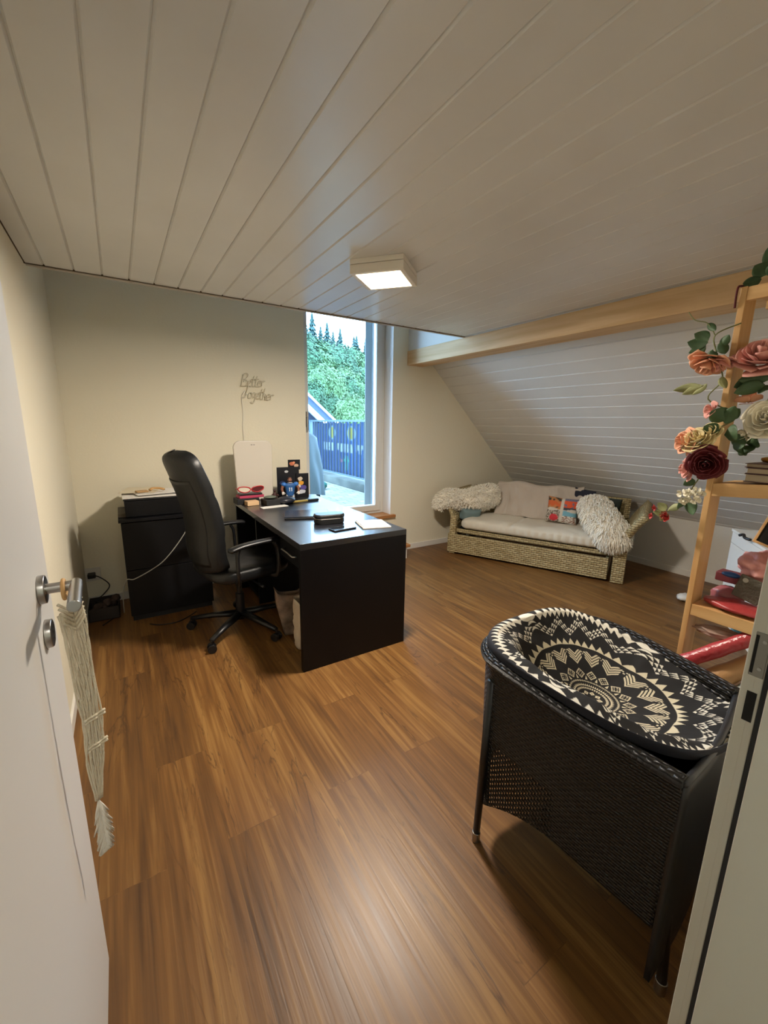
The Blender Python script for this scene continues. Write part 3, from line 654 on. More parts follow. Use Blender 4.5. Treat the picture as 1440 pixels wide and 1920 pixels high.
# football figure, blue jersey 11
fg = empty('football_figure', (1.135, 3.21, DZ), label='small football player figure in a blue number 11 jersey on the desk', cat='figure', rz=radians(-8))
M_jer = mat('blue_jersey', '22548f', .6); M_skin = mat('figure_skin', '7a4a35', .6); M_hairb = mat('figure_hair', '2c1712', .8)
def torso(u, v):
    th = 2 * pi * u; zz = 0.045 + 0.10 * v
    wv = 0.030 + 0.016 * v + (0.012 * exp(-((v - .82) / .12) ** 2)); wv *= 1 if v < .92 else max(.35, 1 - (v - .92) * 7)
    return (wv * cos(th), 0.024 * sin(th) * (1 if v < .92 else .7), zz)
MB().grid(torso, 24, 18, wrap=True).build('jersey', M_jer, fg, smooth=True)
for s_ in (-1, 1):
    MB().ball((s_ * 0.048, 0, 0.135), (0.021, 0.02, 0.018), 14, 10).build('shoulder_pad', mat('bright_blue', '2f6bb8', .5) if s_ < 0 else MATS['bright_blue'], fg, smooth=True)
    a = MB().tube(cr([(s_ * .054, 0, .128), (s_ * .066, -.008, .100), (s_ * .062, -.026, .078)], 5), [.0125, .0125, .012, .0115, .011, .0105, .010, .0095, .009, .0085, .008], 10).build('arm', M_skin, fg, smooth=True)
    gv = MB().ball((s_ * .062, -.028, .072), (.010, .008, .012), 10, 8)
    for k in range(4): gv.tube([(s_ * .062 + (k - 1.5) * .0045, -.030, .070), (s_ * .062 + (k - 1.5) * .005, -.036, .061), (s_ * .062 + (k - 1.5) * .0045, -.033, .055)], [.0024, .0022, .0018], 6)
    gv.tube([(s_ * .054, -.030, .074), (s_ * .047, -.035, .070), (s_ * .045, -.036, .064)], [.0027, .0024, .002], 6)
    gv.build('glove', mat('white_glove', 'D8D2CC', .6) if s_ < 0 else MATS['white_glove'], fg, smooth=True)
    MB().tube(cr([(s_ * .016, 0, .05), (s_ * .022, -.004, .03), (s_ * .024, 0, .006)], 4), [.017, .016, .015, .0145, .013, .012, .011, .010, .010], 10).build('leg', mat('white_pants', 'B9BBC0', .6) if s_ < 0 else MATS['white_pants'], fg, smooth=True)
    MB().ball((s_ * .024, -.008, .007), (.010, .018, .007), 10, 8).build('shoe', M_blk, fg, smooth=True)
hd = MB().ball((0, -.002, .170), (0.0165, 0.0185, 0.021), 18, 14).ball((0, -.0205, .168), (.003, .004, .004), 8, 6).ball((-.016, 0, .169), (.003, .005, .006), 8, 6).ball((.016, 0, .169), (.003, .005, .006), 8, 6).cyl((0, 0, .142), (0, 0, .156), .010, n=12)
hd = hd.build('head', M_skin, fg, smooth=True)
e_ = MB()
for s_ in (-1, 1): e_.ball((s_ * .0065, -.0185, .172), (.0026, .0016, .0018), 8, 6)
e_.build('eyes', M_white, hd, smooth=True)
MB().box(-.006, .006, -.0205, -.0185, .1585, .1600).build('mouth', M_hairb, hd)
MB().ball((0, .004, .176), (.0185, .0185, .019), 16, 10, fn=lambda d: 1 + .06 * noise.noise(d * 8) if d.y > -.55 or d.z > .5 else .8).build('hair', M_hairb, fg, smooth=True)
b = MB()
for x_ in (-.0085, .0085):
    b.box(x_ - .0025, x_ + .0025, -.0275, -.022, .082, .112); b.box(x_ - .006, x_ - .0025, -.0275, -.022, .105, .1085)
b.build('number', mat('number_white', 'DDE0E6', .6), fg)
b = MB().tube([(.018 * cos(a), -.004 + .020 * sin(a), .147 - .004 * sin(a)) for a in [2 * pi * k / 16 for k in range(17)]], .0025, 6); b.build('collar', MATS['number_white'], fg, smooth=True)
tag(MB().ball((0, 0, .04), (.018, .018, .04), 14, 10).ball((0, 0, .088), (.010, .010, .012), 12, 8).tube([(-.016, 0, .06), (-.034, -.004, .03)], .006, 8).tube([(.016, 0, .06), (.03, -.01, .045)], .006, 8).build('figurine', mat('dark_red_figure', '3a1a1a', .6), loc=(1.015, 3.235, DZ), smooth=True), 'tiny dark red figurine left of the football figure', 'figurine')
# laptop / folder, pouch, phone, notebook
lp = empty('laptop', (1.04, 2.62, DZ), rz=radians(-19), label='closed thin black laptop lying on the middle of the desk', cat='laptop')
MB().box(-.15, .15, -.11, .11, 0.001, .010).build('base', M_blk, lp, bevel=.003)
MB().box(-.15, .15, -.11, .11, .011, .019).build('lid', mat('laptop_lid', '2a2f3a', .22, .3), lp, bevel=.003)
po = empty('pouch', (1.085, 2.36, DZ), rz=radians(-8), label='black rounded zipped pouch beside the laptop', cat='pouch')
def pch(h0, h1, w_, d_, r_):
    pts = [(px_, py_ - d_ / 2) for px_, py_ in rrect(w_, d_, r_, 8)]
    return MB().prism(pts, 'z', h0, h1)
pch(0, .034, .19, .10, .04).build('body', M_leather, po, bevel=.010, seg=3)
pch(.036, .062, .195, .105, .042).build('lid', M_leather, po, bevel=.010, seg=3)
pts = [(px_, py_ - .051, .035) for px_, py_ in rrect(.188, .102, .04, 8)]; MB().tube(pts + pts[:1], .0022, 6).build('zip', M_steel, po)
ph = empty('mobile_phone', (1.085, 2.17, DZ), rz=radians(8), label='mobile phone lying in front of the black pouch', cat='phone')
MB().box(-.078, .078, -.037, .037, 0, .009).build('body', M_blk, ph, bevel=.0035)
MB().box(-.073, .073, -.032, .032, .0091, .0096).build('screen', mat('phone_glass', '1a1d22', .08, spec=.8), ph)
nb = empty('notepad', (1.29, 2.195, DZ), rz=radians(-14), label='white spiral notepad at the right corner of the desk', cat='notepad')
MB().box(-.075, .105, -.11, .09, 0, .007).build('pages', M_paper, nb, bevel=.0008)
b = MB()
for k in range(16):
    y_ = -.10 + k * .012; b.tube([(-.070 + .006 * cos(a), y_, .006 + .006 * sin(a)) for a in [pi * j / 8 - .3 for j in range(10)]], .0008, 5)
b.build('spiral_wire', M_blk2, nb)

# step in front of the window
stp = empty('step_stool', (2.03, 3.36, 0), label='low white step with a wooden top below the window', cat='step')
MB().box(-.38, .395, 0.0, .018, 0, .125).box(-.38, -.362, .018, .24, 0, .125).box(.377, .395, .018, .24, 0, .125).build('frame', M_trimw, stp, bevel=.002)
MB().box(-.40, .42, -.03, .25, .126, .156).build('top', M_sill, stp, bevel=.006)
# ------------------------------------------------------------------ wicker daybed with its cushions
M_wick = wicker('beige_wicker', 'C2B288', 'A39268', '5A4D34', 0.046, 0.020, strength=1.0, rough=0.6)
SO = (2.95, 3.28, 0); SRZ = atan2(-0.9, 0.437)
def sofa_w(u, v, z):
    p = Matrix.Rotation(SRZ, 3, 'Z') @ Vector((u, v, z)); return (p.x + SO[0], p.y + SO[1], p.z)
sofa = empty('daybed', SO, SRZ, 'beige wicker daybed with flared arms standing under the roof slope', 'daybed')
def wb(b, name, par=sofa, **k):
    o = b.build(name, M_wick, par, **k); return uvbox(o)
wb(MB().box(-0.02, 0.045, 0.0, 0.07, 0, 0.42), 'leg', bevel=.006); wb(MB().box(1.545, 1.65, -0.005, 0.09, 0, 0.42), 'leg', bevel=.008)
wb(MB().box(0.0, 0.07, 0.55, 0.61, 0, 0.42), 'leg', bevel=.006); wb(MB().box(1.56, 1.65, 0.55, 0.62, 0, 0.42), 'leg', bevel=.006)
wb(MB().box(0.045, 1.545, 0.03, 0.06, 0.235, 0.275).box(0.045, 1.545, 0.56, 0.60, 0.1, 0.42), 'seat_rail', bevel=.004)
MB().box(0.03, 1.56, 0.06, 0.56, 0.236, 0.262).build('seat_deck', M_blk2, sofa)
tdr = wb(MB().box(-0.035, 1.515, -0.012, 0.01, 0.02, 0.222).box(-0.035, -0.012, 0.01, 0.50, 0.02, 0.222).box(1.49, 1.515, 0.01, 0.50, 0.02, 0.222), 'trundle_drawer', bevel=.006)
MB().box(-0.012, 1.49, 0.01, 0.5, 0.03, 0.045).build('drawer_base', M_blk2, tdr)
# back
def flare(pts_fn, name, nu=30, nv=16, th=.035):
    L1 = (Vector(pts_fn(1, .5)) - Vector(pts_fn(0, .5))).length; L2 = (Vector(pts_fn(.5, 1)) - Vector(pts_fn(.5, 0))).length
    b = MB().grid(pts_fn, nu, nv, uv=lambda u, v: (u * L1, v * L2)); return b.build(name, M_wick, sofa, smooth=True, solid=th)
flare(lambda u, v: (0.02 + 1.60 * u, 0.575 + 0.035 * v ** 1.5, 0.25 + (0.44 - 0.03 * cos(2 * pi * u) * 0) * v), 'backrest')
flare(lambda u, v: (0.02 - (0.17 - 0.13 * u) * v ** 1.6, 0.03 + 0.53 * u, 0.30 + (0.355 + 0.035 * u) * v), 'armrest')
flare(lambda u, v: (1.60 + (0.155 + 0.02 * u) * v ** 1.8, 0.0 + 0.58 * u, 0.30 + (0.33 + 0.05 * u) * v), 'armrest', th=.05)
wb(MB().tube([(1.60 + .155 * (k / 10) ** 1.8, -0.002, 0.30 + .335 * k / 10) for k in range(11)], .034, 10), 'arm_edge', smooth=True)
wb(MB().tube([(0.02 - .17 * (k / 10) ** 1.6, 0.03, 0.30 + .36 * k / 10) for k in range(11)], .022, 10), 'arm_edge', smooth=True)

# mattress pad
M_matt = mat('cream_mattress', 'CFC8B8', .8, bump=(18, .35)); M_quilt = mat('mattress_fabric', 'D2CBBB', .85)
def mattf(u, v):
    th = 2 * pi * v; c, s_ = cos(th), sin(th)
    y = 0.30 + 0.285 * math.copysign(abs(c) ** .5, c); z = 0.335 + 0.066 * math.copysign(abs(s_) ** .55, s_)
    x = 0.08 + 1.47 * u; e = min(1, u / .05 + .001); e2 = min(1, (1 - u) / .04 + .001)
    k = sqrt(1 - (1 - e) ** 2) * sqrt(1 - (1 - e2) ** 2); z = 0.335 + (z - 0.335) * (0.15 + .85 * k); y = .30 + (y - .30) * (.75 + .25 * k)
    top = max(0, s_); z += top * (0.018 * noise.noise(Vector((x * 3, y * 4, 1))) + 0.010 * noise.noise(Vector((x * 9 + y * 7, y * 12, 5))) - 0.014 * exp(-((x - .62 - .15 * (y - .1)) / .02) ** 2))
    z += 0.02 * y
    rip = 0.003 * sin(90 * x) if c < -.3 and abs(s_) < .95 else 0
    return (x, y - rip, z)
tag(MB().grid(mattf, 130, 48).build('mattress_pad', M_quilt, loc=SO, rz=SRZ, smooth=True), 'cream quilted mattress pad lying on the wicker daybed', 'mattress')

def tufts(b, pts, n, ln, rad, rnd, drop=0.5, seed=1):
    """many small curved wool locks on surface samples pts=[(pos, normal)]"""
    rg = random.Random(seed)
    for _ in range(n):
        p, nn = pts[rg.randrange(len(pts))]
        p = p + Vector((rg.uniform(-1, 1), rg.uniform(-1, 1), rg.uniform(-1, 1))) * rnd
        d = (nn + Vector((rg.uniform(-.8, .8), rg.uniform(-.8, .8), rg.uniform(-.8, .5)))).normalized(); l_ = ln * rg.uniform(.6, 1.2)
        g = Vector((0, 0, -1)); a = p + d * l_ * .5; c = a + (d * (1 - drop) + g * drop).normalized() * l_ * .6
        b.tube([p - d * .008, a, c], [rad, rad * .8, rad * .12], 4, cap=False)
def fleece(name, fn, nu, nv, n, ln, lab, seed=1, rad=.0052, drop=.5):
    root = empty(name, SO, SRZ, lab, 'sheepskin', None)
    b = MB().grid(fn, nu, nv, wrap=True)
    c = Vector((0, 0, 0))
    for v in b.v: c += Vector(v)
    c /= len(b.v); pts = []
    for f in b.f:
        q = [Vector(b.v[i]) for i in f]; nn = (q[1] - q[0]).cross(q[3] - q[0])
        if nn.length < 1e-8: continue
        m_ = (q[0] + q[2]) / 2; nn.normalize()
        if nn.dot(m_ - fn_center(fn, m_, c)) < 0: nn = -nn
        pts.append((m_, nn))
    b.build('hide', M_fleece, root, smooth=True)
    t = MB(); tufts(t, pts, n, ln, rad, .012, drop, seed); t.build('wool', M_fleece, root, smooth=True)
    return root
def fn_center(fn, m_, c): return c
M_fleece = mat('sheepskin_wool', 'F0EADB', .95, var=(12, .10), sheen=.3)
def spinef(path, radx, radz, nz=.12, seed=0):
    P = cr(path, 6)
    def f(u, v):
        k = v * (len(P) - 1); i = min(int(k), len(P) - 2); p = P[i].lerp(P[i + 1], k - i); t = (P[i + 1] - P[i]).normalized()
        side = t.cross(Vector((0, 0, 1)))
        if side.length < .2: side = Vector((1, 0, 0))
        side.normalize(); up = side.cross(t)
        e = sqrt(max(0, 1 - (2 * v - 1) ** 4)); th = 2 * pi * u
        q = 1 + nz * noise.noise(Vector((cos(th) * 2, sin(th) * 2, v * 5 + seed))) * 2
        rx_ = radx(v) if callable(radx) else radx; rz_ = radz(v) if callable(radz) else radz
        return p + side * cos(th) * rx_ * e * q + up * sin(th) * rz_ * e * q
    return f
# left sheepskin : lies over the left arm, sloping from back top down to the front
fleece('sheepskin', spinef([(-0.165, -0.01, 0.47), (-0.13, 0.02, 0.57), (-0.04, 0.11, 0.58), (0.11, 0.22, 0.57), (0.25, 0.36, 0.61), (0.34, 0.45, 0.635)], lambda v: .075 + .04 * v, lambda v: .06 + .085 * v, .12, 3), 44, 34, 7000, .030,
       'cream sheepskin draped over the left arm of the daybed', 5, drop=.35)
# right sheepskin : upright back portion and a shaggy end falling over the front of the right arm
fleece('sheepskin', spinef([(1.31, 0.40, 0.68), (1.33, 0.34, 0.62), (1.40, 0.22, 0.535), (1.47, 0.10, 0.475), (1.53, 0.02, 0.41), (1.555, -0.035, 0.34)], lambda v: .115 + .03 * sin(pi * v), lambda v: .085 + .0 * v, .10, 9), 44, 36, 9000, .055,
       'shaggy white sheepskin hanging over the front of the right daybed arm', 8, .0075, .65)
# blanket over the back
M_bl = mat('blanket_cotton', 'BDB2A6', .9)
def blk(u, v):
    x = 0.33 + 0.87 * u; t = v
    fold = .024 * sin(u * 24 + 2.6 * sin(v * 3 + u * 3)) * (0.35 + .65 * v) + .012 * abs(noise.noise(Vector((u * 22, v * 3 + u * 4, 6)))) + .02 * noise.noise(Vector((u * 7, v * 4, 2)))
    top = 0.748 + 0.012 * sin(u * 8) + .02 * noise.noise(Vector((u * 5, 1, 9)))
    if t < .85:
        k = t / .85; return (x + .02 * sin(v * 4), 0.40 + 0.125 * k - fold, 0.415 + (top - .415) * k)
    k = (t - .85) / .15; return (x, 0.525 + .085 * k - fold * (1 - k), top + .014 * sin(pi * k) - .005 * k)
tag(MB().grid(blk, 90, 34).build('blanket', M_bl, loc=SO, rz=SRZ, smooth=True, solid=.007), 'crumpled grey beige blanket draped over the daybed back', 'blanket')
# cushions
def cushion(name, m, loc_l, size, rot, lab, colf=None, mm=None):
    w_, h_, t_ = size
    def f(u, v):
        # closed pillow: u around thickness side via two sheets
        s_ = 1 if u < .5 else -1; a = (u * 2 if u < .5 else 2 - u * 2) * 2 - 1; c = v * 2 - 1
        pin = 1 - .06 * (1 - a * a) * abs(c) ** 2; pin2 = 1 - .06 * (1 - c * c) * a * a
        th = t_ / 2 * max(0, (1 - a ** 4)) ** .5 * max(0, (1 - c ** 4)) ** .5
        return (a * w_ / 2 * pin2, -s_ * th, c * h_ / 2 * pin)
    b = MB().grid(f, 64 if colf else 40, 40 if colf else 20, wrap=True, col=(lambda u, v: colf((u * 2 if u < .5 else 2 - u * 2), v)) if colf else None)
    p = sofa_w(*loc_l); o = b.build(name, m, loc=p, smooth=True)
    o.rotation_euler = (Matrix.Rotation(SRZ, 4, 'Z') @ Matrix.Rotation(rot[1], 4, 'Z') @ Matrix.Rotation(rot[0], 4, 'X') @ Matrix.Rotation(rot[2], 4, 'Y')).to_euler()
    return tag(o, lab, 'cushion')
def piccol(u, v):
    P = lambda h: hx(h)
    if abs(u - .5) < .035 or abs(v - .5) < .03 + .03 * sin(u * 9): return P('C9C2B4')
    q = noise.noise(Vector((u * 9, v * 9, 3))); q2 = noise.noise(Vector((u * 20, v * 20, 8)))
    if u < .5 and v > .5:
        return P('C8602F') if .62 < v < .84 and q > -.25 else (P('3a3a30') if q > 0 else P('B77a4a'))
    if u > .5 and v > .5:
        return P('D5532B') if .62 < v < .88 and q > -.4 else (P('2f3340') if v < .62 else P('6d6a80'))
    if u < .5:
        return P('C7313A') if (u - .28) ** 2 + (v - .18) ** 2 < .02 else (P('5b5148') if q2 > 0 else P('B9AFA0'))
    return P('6FA6B8') if v > .28 else (P('8d6a58') if q2 > 0 else P('D8D2C6'))
cushion('picture_cushion', vcol('printed_cushion', .8), (1.04, .335, .545), (.30, .26, .09), (radians(-14), 0, radians(2)), 'small cushion printed with four colourful pictures on the daybed', piccol)
cushion('navy_cushion', mat('navy_fabric', '1d2233', .85), (1.20, .51, .655), (.20, .20, .06), (radians(-8), 0, radians(8)), 'dark navy cushion peeking out right of the blanket')
cushion('green_cushion', mat('dark_green_fabric', '27302a', .85), (1.44, .50, .565), (.20, .26, .06), (radians(-8), radians(-6), radians(4)), 'dark green cushion corner behind the shaggy white sheepskin')
cushion('teal_cushion', mat('teal_grey_fabric', '6f8487', .85), (0.13, .20, .43), (.24, .13, .14), (radians(20), radians(50), 0), 'grey teal cushion tucked under the left sheepskin')

# ------------------------------------------------------------------ black rattan tub chair
def rim_pts():
    p = [(1.36, .33), (1.40, .47), (1.425, .60), (1.43, .70), (1.40, .79), (1.32, .855), (1.20, .885), (1.06, .88), (.955, .855), (.895, .79), (.885, .70), (.888, .55), (.896, .40), (.905, .27)]
    out = [Vector((x, y, 0)) for x, y in p]
    out = cr(out, 8); return out
RP = rim_pts(); NR = len(RP) - 1
arc = [0]
for a, b_ in zip(RP[:-1], RP[1:]): arc.append(arc[-1] + (b_ - a).length)
TUB = empty('tub_chair', (1.15, .56, 0), 0, 'black rattan tub chair on metal-tipped legs beside the doorway', 'chair')
def rimz(y): 
    t = max(0, min(1, (y - .45) / .38)); return .655 + .012 * t * t * (3 - 2 * t)
def botz(p):
    # arched lower edge
    e = min(abs(p.y - .80), 1); k = min(1, e / .30); base = .13 + .125 * (1 - (1 - k) ** 2)
    if p.y > .80: base = .13 + .10 * (1 - ((p.x - 1.16) / .27) ** 2 if abs(p.x - 1.16) < .27 else 0)
    return base
def shellf(u, v):
    k = u * NR; i = min(int(k), NR - 1); p = RP[i].lerp(RP[i + 1], k - i); zt = rimz(p.y); zb = botz(p)
    z = zb + (zt - zb) * v; c = Vector((1.16, .56, 0)); q = c + (p - c) * (.965 + .035 * v)
    return (q.x - 1.15, q.y - .56, z)
def shuv(u, v):
    k = u * NR; i = min(int(k), NR - 1); z = shellf(u, v)[2]; return (arc[i] + (arc[i + 1] - arc[i]) * (k - i), z)
M_tub = wicker('black_rattan', '17171a', '0f0f12', '030303', 0.020, 0.0085, holes=(None, (1.07, 1.30, .17, .40)), strength=1.0, rough=.42)
M_tub2 = wicker('black_rattan_rim', '1b1b1e', '101013', '040404', 0.026, 0.012, strength=1.0, rough=.42)
MB().grid(shellf, NR, 24, uv=shuv).build('woven_shell', M_tub, TUB, smooth=True, solid=.006)
MB().grid(lambda u, v: (shellf(u, .55 + .45 * v)[0] * .955, shellf(u, .55 + .45 * v)[1] * .955, shellf(u, .55 + .45 * v)[2]), NR, 10, uv=lambda u, v: shuv(u, .55 + .45 * v)).build('inner_weave', M_tub2, TUB, smooth=True, solid=.004)
rim3 = [Vector((p.x - 1.15, p.y - .56, rimz(p.y) + .002)) for p in RP]
def tubuv(b, pts, r, n, name, m, par, flat=None):
    a = [0]
    for p, q in zip(pts[:-1], pts[1:]): a.append(a[-1] + (q - p).length)
    t = MB().tube(pts, r, n, cap=True, flat=flat); o = t.build(name, m, par, smooth=True)
    ul = o.data.uv_layers.new(name='UVMap')
    for f in o.data.polygons:
        for li in f.loop_indices:
            vi = o.data.loops[li].vertex_index; ul.data[li].uv = (a[vi // n], (vi % n) * 2 * pi * r / n)
    return o
tubuv(None, rim3, .021, 12, 'braided_rim', M_tub2, TUB, .75)
# front: smooth band joining both arms, panel below
fr0, fr1 = Vector((.905 - 1.15, .27 - .56, .655)), Vector((1.36 - 1.15, .33 - .56, .655))
def frontf(u, v):
    p = fr0.lerp(fr1, u); bow = .012 * sin(pi * u); return (p.x + .0, p.y - bow, .12 + (.655 - .012 * sin(pi * u) - .12) * v)
MB().grid(frontf, 16, 14).build('front_panel', mat('dark_band', '14161a', .45), TUB, smooth=True, solid=.012)
MB().tube([frontf(k / 12, 1) for k in range(13)], .0085, 8).build('front_rail', mat('rail_piping', '2a2d33', .35), TUB, smooth=True)
MB().prism([(p.x - 1.15, p.y - .56) for p in [Vector((1.16, .56, 0)) + (q - Vector((1.16, .56, 0))) * .93 for q in RP[::6]]], 'z', .385, .40).build('seat_base', M_blk2, TUB)
for (x, y, x2, y2) in ((.893, .775, .884, .785), (.965, .30, 1.00, .268), (1.33, .37, 1.335, .36), (1.375, .80, 1.39, .815)):
    lg = MB().tube([(x - 1.15, y - .56, .60), (x2 - 1.15, y2 - .56, .035)], [.014, .0115], 14).build('leg', M_blk, TUB, smooth=True)
    MB().cyl((x2 - 1.15, y2 - .56, .0), (x2 - 1.15, y2 - .56, .036), .0135, n=18).build('foot_cap', M_steel, lg, smooth=False, bevel=.002)
# patterned bowl cushion with a mandala print
CW = Vector((.955, .89, .80)) if False else None
Cc = Vector((1.205, .640, .510))
def rimc(th, rho=1.0):
    # rim of the cushion follows the inside of the tub
    c, s_ = cos(th), sin(th)
    e_ = 1 - .4 * rho ** 2; c = math.copysign(abs(c) ** e_, c); s_ = math.copysign(abs(s_) ** e_, s_); x = 1.150 + (.247 if c > 0 else .253) * c + .02 * min(0, s_) * 0; y = .575 + (.285 if s_ > 0 else .292) * s_
    z = .676 + .034 * max(0, s_) ** 1.5 - .045 * max(0, -s_) ** 1.5 * (1 if c > 0 else max(0, 1 + c)) + .012 * max(0, -c)
    if c > .2: z -= .02 * c * (1 - max(0, s_))
    return Vector((x, y, z))
def cushf(u, v):
    th = 2 * pi * u; r_ = rimc(th)
    if v <= .88:
        rho = v / .88; r_ = rimc(th, rho); q = Cc + (r_ - Cc) * rho; wn = max(0, cos(th - radians(186))) ** 1.3; e_ = max(0, min(1, (rho - .66) / .24)); near = e_ * e_ * (3 - 2 * e_) + .07 * sin(pi * max(0, min(1, (rho - .55) / .45)))
        q.z = Cc.z + (r_.z - Cc.z) * ((rho ** 1.35) * (1 - wn) + near * wn)
        wr = noise.noise(Vector((q.x * 9, q.y * 9, 2))) * .010 * rho + .006 * noise.noise(Vector((q.x * 22, q.y * 22, 4))) * rho
        q.z += wr
        # crease where the near side folds up
    else:
        k = (v - .88) / .12; o_ = (r_ - Cc); o_.z = 0; o_.normalize(); back = max(0, sin(th))
        q = r_ + o_ * (.012 + .028 * back) * sin(pi * k * .9) ; q.z += .016 * sin(pi * min(1, k * 1.1)) - (.02 + .075 * back ** .7) * k ** 1.5
    return q
def mandala(u, v):
    B_, Wh = hx('121114'), hx('CFC6AD'); Wo = hx('DCD8CC')
    th = u * 2 * pi; rho = v / .88 * 1.0
    def tri(x): return abs((x % 1) - .5) * 2
    def sect(n, ph=0): x = (u * n + ph) % 1; return x - .5
    if rho > 1.0: 
        return hx('151824') if rho > 1.04 else (Wo if tri(u * 60) > 1.0 - (1.04 - rho) * 20 else B_)
    if rho < .035: return B_
    if rho < .13:       # inner eight squares
        a = sect(8) * 2 * pi * .085 / 8 * 1.0; r_ = rho - .085
        d = abs(a * 1.0) + abs(r_)
        if .012 < d < .030: return Wh
        if d < .006: return Wh
        return B_
    if rho < .145: return B_
    if rho < .165: return Wh if tri(u * 40) > .35 else B_
    if rho < .185: return B_
    if rho < .215: return Wh if tri(u * 56) > (rho - .185) / .03 else B_
    if rho < .235: return B_ 
    if rho < .262: return Wh if tri(u * 48) < 1 - abs(rho - .248) / .016 and tri(u * 48) > .2 else B_
    if rho < .275: return B_
    if rho < .405:      # ring of diamonds
        a = sect(16) * 2 * pi * .34 / 16; r_ = rho - .34; d = abs(a) + abs(r_)
        if d < .058:
            g = (abs(a + r_) * 38) % 1, (abs(a - r_) * 38) % 1
            return Wh if (d > .046 or (g[0] > .42 and g[1] > .42)) else B_
        if rho < .32 and abs(a) > .05 and (rho - .275) < (abs(a) - .05) * 3: return Wh
        return B_
    if rho < .655:      # nested chevrons
        s_ = abs(sect(16)) * 2       # 0 centre .. 1 edge
        k = (rho - .50) + (.5 - s_) * .10     # V lines
        if s_ < .80:
            for q in (-.035, 0.0, .035, .07):
                if abs(rho - (.49 + q + s_ * .105)) < .0105 and rho < .60 + .02: return Wh
        # dot triples between
        s2 = sect(16, .5) * 2 * pi * .60 / 16
        for (dx, dr) in ((0, -.018), (-.014, .006), (.014, .006)):
            if abs(s2 - dx) < .0062 and abs(rho - .60 - dr) < .0075: return Wh
        return B_
    if rho < .668: return Wh if rho < .662 and False else B_
    if rho < .735: return Wh if tri(u * 44) > (rho - .668) / .067 else B_
    # outer zigzag made of small triangles
    zz = tri(u * 16); c_ = .80 + .11 * zz
    d = rho - c_
    if -.035 < d < .055:
        rr = (d + .035) / .03; col_ = u * 96
        f_ = rr % 1; return Wo if tri(col_ + .5 * (int(rr) % 2)) > f_ * 1.05 and f_ > .12 else B_
    if rho > .95: return Wo if tri(u * 72) > (1.0 - rho) / .05 else B_
    return B_
b = MB().grid(cushf, 1400, 250, wrap=True, col=mandala)
tag(b.build('round_cushion', vcol('mandala_print', .85), smooth=True), 'black and white mandala print cushion filling the rattan tub chair', 'cushion')
# ------------------------------------------------------------------ pine shelf
PX, PY = 1.70, .606       # front left corner of the left post (largest y)
shf = empty('shelf_unit', (PX, PY, 0), 0, 'open pine shelf ladder with posts and boards, decked with artificial roses', 'shelf')
PT, PD, SD, SL = .018, .085, .19, .435
def post(x, y): MB().box(x, x + PD, y - PT, y, 0, 1.80).build('post', M_pinez, shf, bevel=.0015)
post(0, 0); post(0, -SL + .002)
MB().box(PD, PD + .03, -SL + .02, -PT, 1.60, 1.64).build('cross_bar', M_pine, shf, bevel=.001)
def sboard(z, dz, name='shelf_board', th=.042):
    y0, y1 = -SL + .02, -PT - .0005
    b = MB(); b.hexa([(0.002, y0, z - th + dz), (.022, y0, z - th + dz), (.022, y1, z - th), (0.002, y1, z - th), (0.002, y0, z + dz), (.022, y0, z + dz), (.022, y1, z), (0.002, y1, z)])
    b.hexa([(SD - .022, y0, z - th + dz), (SD - .002, y0, z - th + dz), (SD - .002, y1, z - th), (SD - .022, y1, z - th), (SD - .022, y0, z + dz), (SD - .002, y0, z + dz), (SD - .002, y1, z), (SD - .022, y1, z)])
    for k in range(3):
        x = .0225 + k * .0485; b.hexa([(x, y0, z - .016 + dz), (x + .047, y0, z - .016 + dz), (x + .047, y1, z - .016), (x, y1, z - .016), (x, y0, z - .0 + dz), (x + .047, y0, z + dz), (x + .047, y1, z), (x, y1, z)])
    b.build(name, M_pine, shf, bevel=.0012)
sboard(.36, 0); sboard(.742, 0); sboard(1.182, .035, th=.044); sboard(1.798, 0, th=.040)

# roses
def petal_mesh(b, c, ax, r0, n, seed, open_=1.0):
    rg = random.Random(seed); z = Vector(ax).normalized(); x = z.cross(Vector((0.3, 0.2, 1)));
    if x.length < .1: x = z.cross(Vector((1, 0, 0)))
    x.normalize(); y = z.cross(x); c = Vector(c)
    for i in range(n):
        t = i / (n - 1); a0 = i * 2.4 + rg.uniform(-.2, .2); rad = r0 * (.12 + .62 * t ** .8); h = r0 * (.95 - .35 * t); wd = .55 + .55 * (1 - t) * .9 + .25
        tilt = (-.25 + 1.15 * t * open_)
        def f(u, v):
            a = a0 + (u - .5) * 2 * wd * (1 - .25 * v * v); rr = rad * (.35 + .65 * sin(min(1, v * 1.2) * pi / 2)) + sin(tilt) * h * v * .75 + .10 * r0 * v ** 3 * t + .03 * r0 * sin(9 * u + i) * v
            zz = -r0 * .35 + cos(tilt) * h * v + .35 * r0 - .22 * r0 * t - .10 * r0 * (abs(2 * u - 1) ** 2) * v - .12 * r0 * max(0, v - .75) * 4 * t
            return c + x * cos(a) * rr + y * sin(a) * rr + z * zz
        b.grid(f, 7, 6)
